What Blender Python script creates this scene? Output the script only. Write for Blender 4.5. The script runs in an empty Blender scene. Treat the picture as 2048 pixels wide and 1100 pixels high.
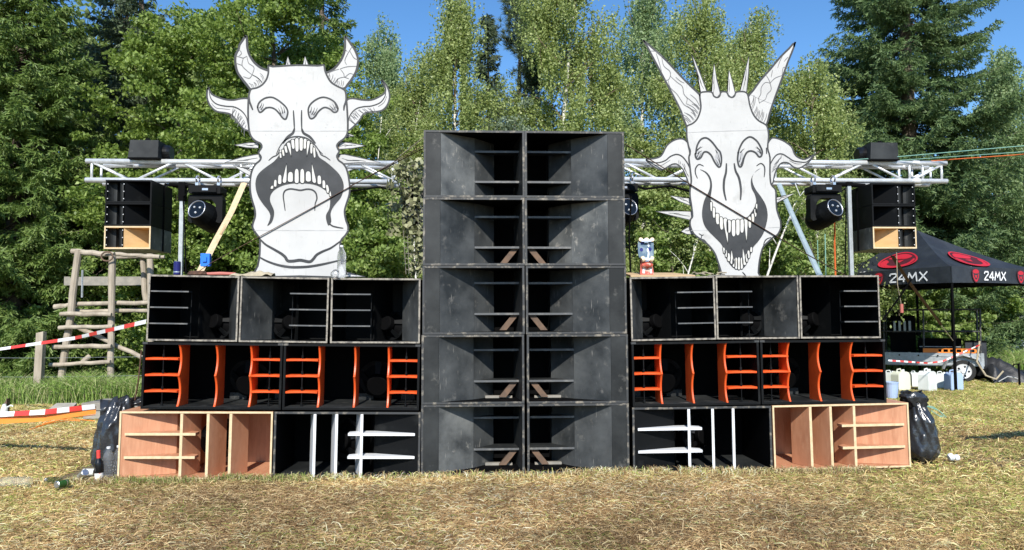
import bpy, bmesh, math, random
import numpy as np
from mathutils import Vector, Matrix, Euler
from mathutils.geometry import tessellate_polygon
R = math.radians
random.seed(7); rng = np.random.default_rng(7)
scene = bpy.context.scene
col = scene.collection

# ---------------------------------------------------------------- camera
F = 1480.0; HZ = 90.0
PITCH = math.degrees(math.atan(HZ/F)); YAW = -3.0; ROLL = -0.22
CAM = Vector((0.0, -7.15, 1.47))
RM = Matrix.Rotation(R(YAW),3,'Z') @ Matrix.Rotation(R(90+PITCH),3,'X') @ Matrix.Rotation(R(ROLL),3,'Z')
cd = bpy.data.cameras.new('camera'); cam = bpy.data.objects.new('camera', cd); col.objects.link(cam)
cam.location = CAM; cam.rotation_euler = RM.to_euler()
cd.sensor_width = 36; cd.lens = F/2048*36; cd.clip_end = 3000; cd.clip_start = .05
scene.camera = cam

# ---------------------------------------------------------------- light
SUN_EL, SUN_AZ = 38.0, 3.0       # light travels towards +Y, a touch to +X
w = bpy.data.worlds.new('World'); scene.world = w; w.use_nodes = True
nt = w.node_tree; nt.nodes.clear()
o_ = nt.nodes.new('ShaderNodeOutputWorld'); b_ = nt.nodes.new('ShaderNodeBackground'); s_ = nt.nodes.new('ShaderNodeTexSky')
s_.sky_type = 'NISHITA'; s_.sun_disc = False; s_.sun_elevation = R(SUN_EL); s_.sun_rotation = R(180+SUN_AZ)
s_.air_density = 1.0; s_.dust_density = 0.15; s_.ozone_density = 3.5; s_.altitude = 600
b_.inputs['Strength'].default_value = 0.15
h_ = nt.nodes.new('ShaderNodeHueSaturation'); h_.inputs['Saturation'].default_value = 1.18
nt.links.new(s_.outputs[0], h_.inputs['Color']); nt.links.new(h_.outputs[0], b_.inputs[0]); nt.links.new(b_.outputs[0], o_.inputs[0])
sl = bpy.data.lights.new('sun','SUN'); sl.energy = 5.0; sl.angle = R(.53); sl.color = (1,.955,.88)
sun = bpy.data.objects.new('sun', sl); col.objects.link(sun)
ld = Vector((math.sin(R(SUN_AZ))*math.cos(R(SUN_EL)), math.cos(R(SUN_AZ))*math.cos(R(SUN_EL)), -math.sin(R(SUN_EL))))
sun.rotation_euler = ld.to_track_quat('-Z','Y').to_euler(); sun.location = (-2,-12,9)
scene.view_settings.view_transform = 'Standard'; scene.view_settings.look = 'None'
scene.view_settings.exposure = 0.35; scene.view_settings.gamma = 1
scene.render.engine = 'CYCLES'
scene.cycles.max_bounces = 6; scene.cycles.transparent_max_bounces = 8; scene.cycles.diffuse_bounces = 3

# ---------------------------------------------------------------- pixel -> world
def ray(px, py):
    return RM @ Vector(((px-1024)/F, (550-py)/F, -1.0))
def P(px, py, Y):
    d = ray(px, py); t = (Y-CAM.y)/d.y
    return CAM + d*t
def G(px, py, z=0.0):
    d = ray(px, py); t = (z-CAM.z)/d.z
    return CAM + d*t
def Xat(px, Y, py=640): return P(px, py, Y).x

# ---------------------------------------------------------------- mesh helpers
class MB:
    def __init__(s): s.v=[]; s.f=[]; s.m=[]
    def add(s, vs, fs, m=0):
        n=len(s.v); s.v += [tuple(v) for v in vs]
        s.f += [tuple(i+n for i in f) for f in fs]; s.m += [m]*len(fs); return s
    def box(s, x0,x1,y0,y1,z0,z1, m=0, front=None):
        vs=[(x0,y0,z0),(x1,y0,z0),(x1,y1,z0),(x0,y1,z0),(x0,y0,z1),(x1,y0,z1),(x1,y1,z1),(x0,y1,z1)]
        s.add(vs,[(0,3,2,1),(4,5,6,7),(1,2,6,5),(2,3,7,6),(3,0,4,7)],m)
        s.add(vs,[(0,1,5,4)], m if front is None else front); return s
    def prism(s, poly, z0, z1, m=0, edge=None):          # poly in xy, extruded along z
        n=len(poly); a=[Vector((p[0],p[1],0)) for p in poly]
        tri=tessellate_polygon([a])
        vs=[(p[0],p[1],z0) for p in poly]+[(p[0],p[1],z1) for p in poly]
        s.add(vs,[t for t in tri]+[(t[2]+n,t[1]+n,t[0]+n) for t in tri],m)
        s.add(vs,[(i,(i+1)%n,(i+1)%n+n,i+n) for i in range(n)], m if edge is None else edge); return s
    def plate(s, poly, y0, y1, m=0, edge=None):          # poly in xz, extruded along y (y0 front)
        n=len(poly); tri=tessellate_polygon([[Vector((p[0],p[1],0)) for p in poly]])
        vs=[(p[0],y0,p[1]) for p in poly]+[(p[0],y1,p[1]) for p in poly]
        s.add(vs,list(tri),m)
        if y1!=y0:
            s.add(vs,[tuple(i+n for i in t) for t in tri],m if edge is None else edge)
            s.add(vs,[(i,(i+1)%n,(i+1)%n+n,i+n) for i in range(n)], m if edge is None else edge)
        return s
    def tube(s, pts, r, n=8, m=0, cap=True, flat=1.0):
        pts=[Vector(p) for p in pts]; rr = r if hasattr(r,'__len__') else [r]*len(pts)
        rings=[]; up=None
        for i,p in enumerate(pts):
            t=(pts[min(i+1,len(pts)-1)]-pts[max(i-1,0)]).normalized()
            if up is None:
                up = Vector((0,0,1)) if abs(t.z)<.9 else Vector((0,1,0))
            a=t.cross(up).normalized(); b=a.cross(t).normalized(); up=b
            rings.append([p+(a*math.cos(2*math.pi*k/n)+b*flat*math.sin(2*math.pi*k/n))*rr[i] for k in range(n)])
        vs=[v for g in rings for v in g]; fs=[]
        for i in range(len(pts)-1):
            for k in range(n): fs.append((i*n+k,i*n+(k+1)%n,(i+1)*n+(k+1)%n,(i+1)*n+k))
        if cap: fs += [tuple(range(n))[::-1], tuple((len(pts)-1)*n+k for k in range(n))]
        return s.add(vs,fs,m)
    def lathe(s, prof, n=20, m=0, M=None):               # prof (r,z) around z
        M = M or Matrix.Identity(4); vs=[]; fs=[]
        for r,z in prof:
            for k in range(n): vs.append(M @ Vector((r*math.cos(2*math.pi*k/n), r*math.sin(2*math.pi*k/n), z)))
        for i in range(len(prof)-1):
            for k in range(n): fs.append((i*n+k,i*n+(k+1)%n,(i+1)*n+(k+1)%n,(i+1)*n+k))
        if prof[0][0]>1e-4: fs.append(tuple(range(n))[::-1])
        if prof[-1][0]>1e-4: fs.append(tuple((len(prof)-1)*n+k for k in range(n)))
        return s.add(vs,fs,m)
    def ribbon(s, pts, wd, y, m=0):                      # flat paint stroke in the xz plane
        pts=[Vector((p[0],0,p[1])) for p in pts]; n=len(pts); vs=[]
        ww = wd if hasattr(wd,'__len__') else [wd]*n
        for i,p in enumerate(pts):
            t=(pts[min(i+1,n-1)]-pts[max(i-1,0)])
            if t.length<1e-9: t=Vector((1,0,0))
            t.normalize(); q=Vector((-t.z,0,t.x))*ww[i]*.5
            vs += [(p+q).to_tuple(),(p-q).to_tuple()]
        vs=[(v[0],y,v[2]) for v in vs]
        return s.add(vs,[(2*i,2*i+1,2*i+3,2*i+2) for i in range(n-1)],m)
    def xf(s, M):
        s.v=[tuple(M @ Vector(v)) for v in s.v]; return s
    def build(s, name, mats, parent=None, bevel=0, smooth=False):
        me=bpy.data.meshes.new(name); me.from_pydata(s.v,[],s.f)
        if not isinstance(mats,(list,tuple)): mats=[mats]
        for mt in mats: me.materials.append(mt)
        me.polygons.foreach_set('material_index', s.m)
        if smooth: me.polygons.foreach_set('use_smooth',[True]*len(s.f))
        bm=bmesh.new(); bm.from_mesh(me); bmesh.ops.recalc_face_normals(bm, faces=bm.faces) if not getattr(s,'keep',0) else None
        bm.to_mesh(me); bm.free(); me.update()
        o=bpy.data.objects.new(name,me); col.objects.link(o)
        if parent is not None: o.parent=parent
        if bevel:
            b=o.modifiers.new('Bevel','BEVEL'); b.width=bevel; b.segments=2; b.limit_method='ANGLE'; b.angle_limit=R(40)
        if smooth:
            try:
                me.shade_smooth()
            except Exception: pass
        return o
def tag(o, label=None, cat=None, group=None, kind=None):
    if label: o['label']=label
    if cat: o['category']=cat
    if group: o['group']=group
    if kind: o['kind']=kind
    return o
def empty(name, loc=(0,0,0), rot=(0,0,0), **k):
    o=bpy.data.objects.new(name,None); col.objects.link(o); o.empty_display_size=.1
    o.location=loc; o.rotation_euler=rot; return tag(o,**k)
def kids(o): return [c for c in list(bpy.data.objects) if c.parent is o]
def dup(o, parent=None):
    c=o.copy(); col.objects.link(c); c.parent=parent
    for ch in kids(o): dup(ch,c)
    return c
def crom(pts, k=5, closed=False):
    P_=[Vector((p[0],p[1])) for p in pts]; n=len(P_); out=[]
    rngi = n if closed else n-1
    for i in range(rngi):
        g=lambda j: P_[j%n] if closed else P_[max(0,min(n-1,j))]
        a,b,c,d=g(i-1),g(i),g(i+1),g(i+2)
        for q in range(k):
            t=q/k
            out.append(.5*((2*b)+(c-a)*t+(2*a-5*b+4*c-d)*t*t+(3*b-a-3*c+d)*t**3))
    if not closed: out.append(P_[-1])
    return [(v.x,v.y) for v in out]

# ---------------------------------------------------------------- materials
def mat(name, base, rough=.6, metal=0, noise=None, bump=None, spec=.5, coat=0, alpha=None, trans=0, emis=None, wear=None, scale_rand=True, stretch=(1,1,1), scratch=None):
    """noise=(colour2, scale, lo, hi, detail), wear = second noise layer, bump=(scale,strength,dist)"""
    m=bpy.data.materials.new(name); m.use_nodes=True; t=m.node_tree; N=t.nodes; L=t.links
    b=N['Principled BSDF']; b.inputs['Roughness'].default_value=rough; b.inputs['Metallic'].default_value=metal
    b.inputs['Specular IOR Level'].default_value=spec; b.inputs['Coat Weight'].default_value=coat
    b.inputs['Transmission Weight'].default_value=trans
    b.inputs['Base Color'].default_value=(*base,1)
    tc=N.new('ShaderNodeTexCoord'); oi=N.new('ShaderNodeObjectInfo')
    ad=N.new('ShaderNodeVectorMath'); ad.operation='ADD'
    ml=N.new('ShaderNodeMath'); ml.operation='MULTIPLY'; ml.inputs[1].default_value=37.0
    L.new(oi.outputs['Random'],ml.inputs[0]); L.new(tc.outputs['Object'],ad.inputs[0]); L.new(ml.outputs[0],ad.inputs[1])
    mp=N.new('ShaderNodeMapping'); mp.inputs['Scale'].default_value=stretch; L.new(ad.outputs[0],mp.inputs[0])
    cur=None
    for lay in (noise,wear):
        if not lay: continue
        c2,sc,lo,hi,det=lay
        n=N.new('ShaderNodeTexNoise'); n.inputs['Scale'].default_value=sc; n.inputs['Detail'].default_value=det; n.inputs['Roughness'].default_value=.62
        L.new(mp.outputs[0],n.inputs['Vector'])
        mr=N.new('ShaderNodeMapRange'); mr.inputs[1].default_value=lo; mr.inputs[2].default_value=hi; L.new(n.outputs[0],mr.inputs[0])
        mx=N.new('ShaderNodeMix'); mx.data_type='RGBA'; L.new(mr.outputs[0],mx.inputs[0])
        if cur is None: mx.inputs[6].default_value=(*base,1)
        else: L.new(cur,mx.inputs[6])
        mx.inputs[7].default_value=(*c2,1); cur=mx.outputs[2]
    if scratch:
        for rot in (.5,-.9,1.4):
            m2=N.new('ShaderNodeMapping'); m2.inputs['Rotation'].default_value=(0,rot,0); m2.inputs['Scale'].default_value=(26,3,1.6); L.new(ad.outputs[0],m2.inputs[0])
            n=N.new('ShaderNodeTexNoise'); n.inputs['Scale'].default_value=3.2; n.inputs['Detail'].default_value=3; L.new(m2.outputs[0],n.inputs['Vector'])
            mr=N.new('ShaderNodeMapRange'); mr.inputs[1].default_value=.70; mr.inputs[2].default_value=.76; L.new(n.outputs[0],mr.inputs[0])
            mx=N.new('ShaderNodeMix'); mx.data_type='RGBA'; L.new(mr.outputs[0],mx.inputs[0]); L.new(cur,mx.inputs[6]); mx.inputs[7].default_value=(*scratch,1); cur=mx.outputs[2]
    if cur is not None: L.new(cur,b.inputs['Base Color'])
    if bump:
        n=N.new('ShaderNodeTexNoise'); n.inputs['Scale'].default_value=bump[0]; n.inputs['Detail'].default_value=5
        L.new(mp.outputs[0],n.inputs['Vector']); bp=N.new('ShaderNodeBump'); bp.inputs['Strength'].default_value=bump[1]; bp.inputs['Distance'].default_value=bump[2]
        L.new(n.outputs[0],bp.inputs['Height']); L.new(bp.outputs[0],b.inputs['Normal'])
    if emis:
        b.inputs['Emission Color'].default_value=(*emis,1); b.inputs['Emission Strength'].default_value=1
    return m
M={}
M['blk']   = mat('worn_black_plywood',(.010,.0115,.012),.55,spec=.3,noise=((.040,.043,.043),2.2,.40,.75,9),wear=((.15,.145,.13),7,.60,.82,12),bump=(30,.15,.002))
M['blk2']  = mat('black_plywood',(.004,.0045,.005),.6,spec=.15,noise=((.018,.019,.019),5,.55,.8,6),bump=(40,.1,.002))
M['flare'] = mat('scuffed_sunlit_flare_black',(.016,.018,.019),.5,noise=((.095,.10,.10),2.1,.36,.70,9),wear=((.20,.19,.17),7,.60,.80,12),bump=(30,.15,.002),scratch=(.22,.21,.19))  # scuffs, plus a base tone raised so the flares read as sunlit
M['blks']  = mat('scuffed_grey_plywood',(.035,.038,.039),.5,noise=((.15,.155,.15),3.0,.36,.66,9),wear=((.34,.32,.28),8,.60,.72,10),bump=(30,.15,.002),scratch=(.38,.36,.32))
M['rim']   = mat('worn_black_edge',(.035,.037,.038),.6,noise=((.28,.245,.19),14,.52,.72,8),bump=(60,.2,.002))
M['rimw']  = mat('bare_ply_edge',(.30,.27,.22),.7,noise=((.10,.09,.08),22,.45,.62,6))
M['dark']  = mat('matt_black',(.003,.003,.0033),.7,spec=.06)  # on cabinet insides the shade of the recess is put into this colour
M['gls']   = mat('glossy_black_rubber',(.006,.006,.007),.28,spec=.4)
M['brace'] = mat('bare_brown_timber',(.15,.09,.055),.75,noise=((.08,.055,.04),12,.4,.7,5))
M['ply']   = mat('reddish_plywood',(.53,.255,.140),.55,noise=((.42,.185,.095),3.0,.4,.65,8),wear=((.58,.31,.18),11,.5,.8,6),stretch=(5,1,.6),bump=(50,.06,.001))
M['plye']  = mat('pale_plywood_edge',(.66,.52,.32),.6,noise=((.56,.41,.23),20,.4,.7,5))
M['org']   = mat('orange_paint',(.80,.105,.018),.42,noise=((.66,.075,.014),6,.42,.7,6),wear=((.35,.05,.02),16,.66,.74,9))
M['wht']   = mat('white_gloss_paint',(.70,.71,.72),.4,noise=((.60,.61,.62),6,.5,.8,4))
M['alu']   = mat('dull_aluminium',(.80,.81,.81),.42,metal=.45,noise=((.60,.61,.61),9,.45,.7,5))
M['galv']  = mat('galvanised_steel',(.46,.49,.50),.5,metal=.5,noise=((.33,.35,.36),12,.4,.7,6))
M['pine']  = mat('pale_pine',(.55,.39,.22),.65,noise=((.52,.35,.19),9,.4,.7,5),stretch=(1,1,.2))
M['birchply']=mat('birch_plywood',(.72,.47,.22),.55,noise=((.60,.37,.16),4,.4,.7,7),stretch=(1,1,3))
M['board'] = mat('painted_white_board',(.50,.495,.48),.7,noise=((.43,.425,.41),1.6,.42,.68,9),wear=((.35,.34,.32),5,.60,.82,9),scratch=(.36,.35,.33))
M['ink']   = mat('charcoal_paint',(.020,.022,.024),.65,noise=((.038,.040,.043),5,.4,.7,5))
M['inkg']  = mat('grey_wash_paint',(.33,.33,.33),.7,noise=((.5,.5,.5),9,.4,.7,5))
M['tooth'] = mat('tooth_white_paint',(.55,.54,.50),.6,noise=((.46,.41,.32),16,.55,.8,4))
M['canopy']= mat('black_canopy_fabric',(.018,.021,.027),.55,noise=((.035,.04,.048),2.5,.45,.75,5),bump=(5,.4,.03))
M['red']   = mat('red_print',(.48,.015,.03),.55)
M['dred']  = mat('dark_red_print',(.07,.008,.012),.55)
M['txt']   = mat('white_print',(.82,.82,.82),.6)
M['ropeb'] = mat('brown_webbing',(.15,.075,.045),.8,noise=((.09,.05,.035),30,.4,.6,3))
M['ropeo'] = mat('orange_rope',(.60,.12,.02),.75)
M['ropeg'] = mat('green_cord',(.20,.40,.33),.7)
M['cyan']  = mat('pale_blue_grey_steel',(.36,.44,.46),.5,metal=.2,noise=((.28,.35,.37),14,.4,.7,4))
M['blue']  = mat('blue_plastic',(.02,.17,.68),.35)
M['can']   = mat('navy_can_paint',(.02,.02,.14),.3,metal=.4)
M['silver']= mat('silver_metal',(.6,.6,.62),.3,metal=.9)
M['log']   = mat('weathered_log',(.42,.36,.28),.85,noise=((.24,.20,.15),6,.4,.68,7),stretch=(1,1,.25),bump=(25,.4,.01))
M['grey_wood']=mat('grey_weathered_plank',(.23,.215,.185),.85,noise=((.33,.30,.25),7,.4,.7,6))
M['edge']  = mat('rubbed_shelf_edge',(.09,.093,.095),.5,noise=((.22,.21,.19),12,.5,.75,6))
M['bag']   = mat('black_bin_bag_film',(.026,.028,.032),.24,spec=.7,bump=(7,.5,.05))
M['stone'] = mat('pale_concrete',(.36,.33,.28),.9,noise=((.25,.235,.2),5,.4,.7,8),bump=(18,.4,.02))
M['tread'] = mat('rubber',(.02,.02,.02),.8)
M['jerry'] = mat('translucent_white_plastic',(.72,.74,.70),.4,noise=((.60,.63,.58),3,.4,.7,3))
M['cream'] = mat('cream_plastic',(.66,.66,.52),.45)
M['lblue'] = mat('pale_blue_plastic',(.36,.47,.66),.4)
M['tapew'] = mat('white_tape',(.80,.79,.78),.5); M['taper']=mat('red_tape',(.72,.05,.04),.5)
M['tapeo'] = mat('orange_tape',(.88,.25,.03),.5)
M['carw']  = mat('silver_car_paint',(.55,.57,.58),.25,metal=.3,coat=.5)
M['gl_d']  = mat('dark_glass',(.006,.008,.011),.12,spec=.4)
M['inkl']  = mat('thin_grey_paint_lines',(.13,.13,.135),.7)
M['heap']  = mat('black_tarpaulin_sheet',(.02,.021,.023),.45,spec=.4,bump=(9,.4,.03))
M['net']   = M['dark']
M['rope_c']= mat('beige_cloth',(.42,.36,.25),.9,noise=((.30,.25,.17),20,.4,.7,5))
M['pinkish']=mat('faded_red_plastic',(.45,.13,.10),.6)
M['skb']   = mat('blue_deck_print',(.06,.12,.18),.5,noise=((.16,.22,.27),16,.5,.62,4))
M['skr']   = mat('red_deck_print',(.46,.07,.04),.5,noise=((.50,.36,.28),12,.56,.62,4))
M['wheel'] = mat('cream_urethane',(.78,.62,.42),.5); M['wheelr']=mat('orange_urethane',(.6,.2,.07),.5)
def bottle_mat(name, c, rough=.08):
    m=bpy.data.materials.new(name); m.use_nodes=True; b=m.node_tree.nodes['Principled BSDF']
    b.inputs['Base Color'].default_value=(*c,1); b.inputs['Roughness'].default_value=rough; b.inputs['Transmission Weight'].default_value=.85
    b.inputs['IOR'].default_value=1.15; b.inputs['Alpha'].default_value=.5; return m
M['pet']=bottle_mat('clear_plastic',(.86,.88,.9)); M['gglass']=bottle_mat('green_bottle_glass',(.05,.10,.05))
M['label_w']=mat('paper_label',(.7,.68,.64),.6,noise=((.65,.2,.15),18,.52,.56,3))
def leafmat(name, c1, c2, trans=.35, rough=.5, c3=None):
    m=bpy.data.materials.new(name); m.use_nodes=True; t=m.node_tree; N=t.nodes; L=t.links
    b=N['Principled BSDF']; b.inputs['Roughness'].default_value=rough; b.inputs['Specular IOR Level'].default_value=.35
    g=N.new('ShaderNodeNewGeometry'); r=N.new('ShaderNodeValToRGB'); L.new(g.outputs['Random Per Island'],r.inputs[0])
    r.color_ramp.elements[0].color=(*c1,1); r.color_ramp.elements[1].color=(*c2,1)
    if c3:
        e=r.color_ramp.elements.new(.93); e.color=(*c2,1); r.color_ramp.elements[-1].color=(*c3,1)
    tl=N.new('ShaderNodeBsdfTranslucent'); mx=N.new('ShaderNodeMixShader'); mx.inputs[0].default_value=trans
    L.new(r.outputs[0],b.inputs['Base Color']); 
    hs=N.new('ShaderNodeHueSaturation'); hs.inputs['Value'].default_value=1.5; hs.inputs['Saturation'].default_value=1.1; L.new(r.outputs[0],hs.inputs['Color']); L.new(hs.outputs[0],tl.inputs[0])
    L.new(b.outputs[0],mx.inputs[1]); L.new(tl.outputs[0],mx.inputs[2]); L.new(mx.outputs[0],N['Material Output'].inputs[0])
    return m
M['oak']   = leafmat('oak_leaves',(.105,.165,.030),(.27,.36,.085),c3=(.40,.48,.17))
M['hazel'] = leafmat('shrub_leaves',(.120,.180,.040),(.29,.38,.105),c3=(.45,.50,.24))
M['birch'] = leafmat('birch_leaves',(.17,.225,.065),(.37,.43,.155),c3=(.55,.58,.30))
M['birch2']= leafmat('pale_birch_leaves',(.16,.24,.11),(.33,.42,.20),c3=(.46,.53,.31))
M['spruce']= leafmat('spruce_needles',(.080,.140,.030),(.22,.30,.08),.25,.55)
M['spruceb']=leafmat('bluish_spruce_needles',(.070,.125,.050),(.20,.28,.105),.25,.55)
M['pine_n']= leafmat('pine_needles',(.055,.085,.045),(.125,.165,.085),.12,.55)
M['silverl']=leafmat('silvery_willow_leaves',(.14,.19,.11),(.30,.36,.24),.3)
M['far']   = leafmat('woodland_leaves',(.10,.15,.045),(.24,.30,.10))
M['twig']  = mat('reddish_birch_twigs',(.16,.11,.08),.8)
M['bark']  = mat('brown_bark',(.09,.07,.05),.9,noise=((.15,.12,.09),9,.4,.7,7),bump=(20,.5,.02))
M['bbark'] = mat('white_birch_bark',(.68,.65,.58),.8,noise=((.10,.09,.08),9,.58,.64,4),stretch=(1,1,.35))
M['netl']  = leafmat('camouflage_net_scrim',(.13,.15,.06),(.40,.40,.24),.1,.8)
def vcolmat(name, trans=.25):
    m=bpy.data.materials.new(name); m.use_nodes=True; t=m.node_tree; N=t.nodes; L=t.links
    b=N['Principled BSDF']; b.inputs['Roughness'].default_value=.65; b.inputs['Specular IOR Level'].default_value=.25
    a=N.new('ShaderNodeAttribute'); a.attribute_name='col'; tl=N.new('ShaderNodeBsdfTranslucent'); mx=N.new('ShaderNodeMixShader'); mx.inputs[0].default_value=trans
    L.new(a.outputs['Color'],b.inputs['Base Color']); L.new(a.outputs['Color'],tl.inputs[0])
    L.new(b.outputs[0],mx.inputs[1]); L.new(tl.outputs[0],mx.inputs[2]); L.new(mx.outputs[0],N['Material Output'].inputs[0]); return m
M['blade']=vcolmat('grass_blades')

# ---------------------------------------------------------------- fast quad meshes
def quads(name, Q, material, parent=None, colr=None):
    Q=np.asarray(Q,dtype=np.float32); n=len(Q)
    me=bpy.data.meshes.new(name); me.vertices.add(4*n); me.loops.add(4*n); me.polygons.add(n)
    me.vertices.foreach_set('co',Q.reshape(-1)); me.loops.foreach_set('vertex_index',np.arange(4*n,dtype=np.int32))
    me.polygons.foreach_set('loop_start',np.arange(0,4*n,4,dtype=np.int32)); me.polygons.foreach_set('loop_total',np.full(n,4,dtype=np.int32))
    me.materials.append(material); me.update(calc_edges=True)
    if colr is not None:
        at=me.color_attributes.new('col','FLOAT_COLOR','POINT')
        c=np.ones((n,4,4),dtype=np.float32); c[:,:,:3]=colr[:,None,:]; at.data.foreach_set('color',c.reshape(-1))
    o=bpy.data.objects.new(name,me); col.objects.link(o)
    if parent is not None: o.parent=parent
    return o
def unit(a): return a/np.maximum(np.linalg.norm(a,axis=-1,keepdims=True),1e-9)
def leaf_quads(C, L, W, up=.0, r=None):
    r = r or rng; n=len(C); u=unit(r.normal(size=(n,3))+np.array([0,0,-up])); a=r.normal(size=(n,3)); v=unit(np.cross(u,a))
    l=(L*r.uniform(.6,1.25,(n,1)))*.5; w_=(W*r.uniform(.6,1.25,(n,1)))*.5
    return np.stack([C-u*l, C+v*w_, C+u*l, C-v*w_],1)

# ================================================================ ground
def vnoise(x, y, s=1.0, seed=0):
    r=np.random.default_rng(seed); T=r.random((64,64)); x=np.asarray(x)/s; y=np.asarray(y)/s
    xi=np.floor(x).astype(int); yi=np.floor(y).astype(int); fx=x-xi; fy=y-yi; fx=fx*fx*(3-2*fx); fy=fy*fy*(3-2*fy)
    g=lambda a,b: T[a%64,b%64]
    return (g(xi,yi)*(1-fx)+g(xi+1,yi)*fx)*(1-fy)+(g(xi,yi+1)*(1-fx)+g(xi+1,yi+1)*fx)*fy
gm=bpy.data.materials.new('trampled_hay_ground'); gm.use_nodes=True; t=gm.node_tree; N=t.nodes; L=t.links
b=N['Principled BSDF']; b.inputs['Roughness'].default_value=.95; b.inputs['Specular IOR Level'].default_value=.1
tc=N.new('ShaderNodeTexCoord')
def gn(sc,det,rough=.65):
    n=N.new('ShaderNodeTexNoise'); n.inputs['Scale'].default_value=sc; n.inputs['Detail'].default_value=det; n.inputs['Roughness'].default_value=rough
    L.new(tc.outputs['Object'],n.inputs['Vector']); return n
def gmx(f,a,bb,lo=.35,hi=.65):
    mr=N.new('ShaderNodeMapRange'); mr.inputs[1].default_value=lo; mr.inputs[2].default_value=hi; L.new(f,mr.inputs[0])
    m=N.new('ShaderNodeMix'); m.data_type='RGBA'; L.new(mr.outputs[0],m.inputs[0])
    for i,q in ((6,a),(7,bb)):
        if isinstance(q,tuple): m.inputs[i].default_value=(*q,1)
        else: L.new(q,m.inputs[i])
    return m.outputs[2]
c=gmx(gn(40,6).outputs[0],(.10,.075,.045),(.30,.235,.14))
c=gmx(gn(1.1,5).outputs[0],c,(.15,.15,.06),.5,.75)
L.new(c,b.inputs['Base Color']); bp=N.new('ShaderNodeBump'); bp.inputs['Strength'].default_value=.8; bp.inputs['Distance'].default_value=.02
L.new(gn(55,6).outputs[0],bp.inputs['Height']); L.new(bp.outputs[0],b.inputs['Normal'])
xs=np.concatenate([[-900,-300,-90,-40],np.linspace(-24,26,126),[42,90,300,900]]); ys=np.concatenate([[-300,-60,-20],np.linspace(-9,26,100),[40,90,300,1500]])
XX,YY=np.meshgrid(xs,ys); 
def gz(x,y):
    x=np.asarray(x,float); y=np.asarray(y,float)
    z=.035*(vnoise(x+50,y+50,1.3,3)-.5)+.02*(vnoise(x+50,y+50,.45,4)-.5)
    z=z-.015
    return z
ZZ=gz(XX,YY); nx=len(xs)
g=MB(); g.v=list(zip(XX.ravel(),YY.ravel(),ZZ.ravel())); g.f=[(j*nx+i,j*nx+i+1,(j+1)*nx+i+1,(j+1)*nx+i) for j in range(len(ys)-1) for i in range(nx-1)]; g.m=[0]*len(g.f)
g.keep=1
tag(g.build('ground',gm,smooth=True),kind='structure')

# ================================================================ cabinets
T=.02
def shell(w,h,d,t=T,edge=.0):
    m=MB()
    m.box(0,t,0,d,0,h,0,front=1); m.box(w-t,w,0,d,0,h,0,front=1)
    m.box(t,w-t,.001,d,0,t,0,front=1); m.box(t,w-t,.001,d,h-t,h,0,front=1)
    m.box(t,w-t,d-.015,d-.001,t,h-t,0)
    return m
def mirror(mb,w):
    mb.v=[(w-v[0],v[1],v[2]) for v in mb.v]; return mb
def woofer(root, x,y,z,r=.21, rotz=0, rx=0, seen='driver', mt='gls'):
    """rear of a bass driver: basket ring, spokes, magnet; axis along -y"""
    Mx=Matrix.Translation((x,y,z)) @ Matrix.Rotation(rotz,4,'Z') @ Matrix.Rotation(R(90)+rx,4,'X')
    m=MB(); m.lathe([(r*.9,0),(r,.0),(r,.02),(r*.9,.02)],28,0,Mx)
    for k in range(5):
        a=2*math.pi*k/5+.3; ca,sa=math.cos(a),math.sin(a); q=r*.17
        pts=[(r*.95*ca-q*sa,r*.95*sa+q*ca,.01),(r*.95*ca+q*sa,r*.95*sa-q*ca,.01),(r*.42*ca+q*.6*sa,r*.42*sa-q*.6*ca,.10),(r*.42*ca-q*.6*sa,r*.42*sa+q*.6*ca,.10)]
        vs=[Mx@Vector(p) for p in pts]+[Mx@(Vector(p)+Vector((0,0,.012))) for p in pts]
        m.add(vs,[(0,1,2,3),(7,6,5,4),(0,4,5,1),(2,6,7,3),(1,5,6,2),(0,3,7,4)],0)
    ring=m.build(seen,M[mt],root)
    c=MB(); c.lathe([(r*.9,.004),(r*.35,.085),(0,.085)],28,0,Mx); c.build('cone',M['dark'],ring)
    c=MB(); c.lathe([(0,.09),(r*.5,.09),(r*.52,.10),(r*.52,.15),(r*.48,.16),(0,.16)],24,0,Mx); c.build('magnet',M['dark'],ring)
    return ring
def name_cab(root,lab,cat,grp):
    return tag(root,lab,cat,grp)

# ---- centre horn bins
def horn_bin(mir):
    w,h,d=.985,.655,.76; root=empty('bass_bin')
    f=(lambda mb: mirror(mb,w)) if mir else (lambda mb: mb)
    f(shell(w,h,d)).build('cabinet',[M['dark'],M['rim']],root,bevel=.003)
    x0=T
    s=MB(); s.prism([(x0,.006),(.165,.006),(.165,.024),(x0,.024)],T,h-T,0); f(s).build('front_board',M['blk'],root,bevel=.001)
    s=MB(); s.prism([(.1665,.008),(.497,.235),(.497,.262),(.1665,.033)],T,h-T,0); f(s).build('horn_flare',M['flare'],root)
    s=MB(); s.prism([(.498,.236),(.70,.48),(.70,.745),(.67,.745),(.67,.49),(.498,.275)],T,h-T,0); f(s).build('throat_panel',M['flare'],root)
    s=MB(); s.prism([(w-T,.03),(w-T,.70),(w-.075,.60)],T,h-T,0); f(s).build('throat_panel',M['blk'],root)
    for z,y1 in ((h-.165,.36),(.185,.50)):
        s=MB(); s.prism([(.4925,.159),(w-T-.001,.159),(w-T-.001,y1),(.56+.02*(y1>.4),y1)] if 0 else [(.4985,.235),(w-T-.0005,.235),(w-.05,y1),(.64,y1)],z,z+.02,0,1); f(s).build('shelf',[M['blk'],M['edge']],root,bevel=.002)
    return root,w,h
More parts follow.
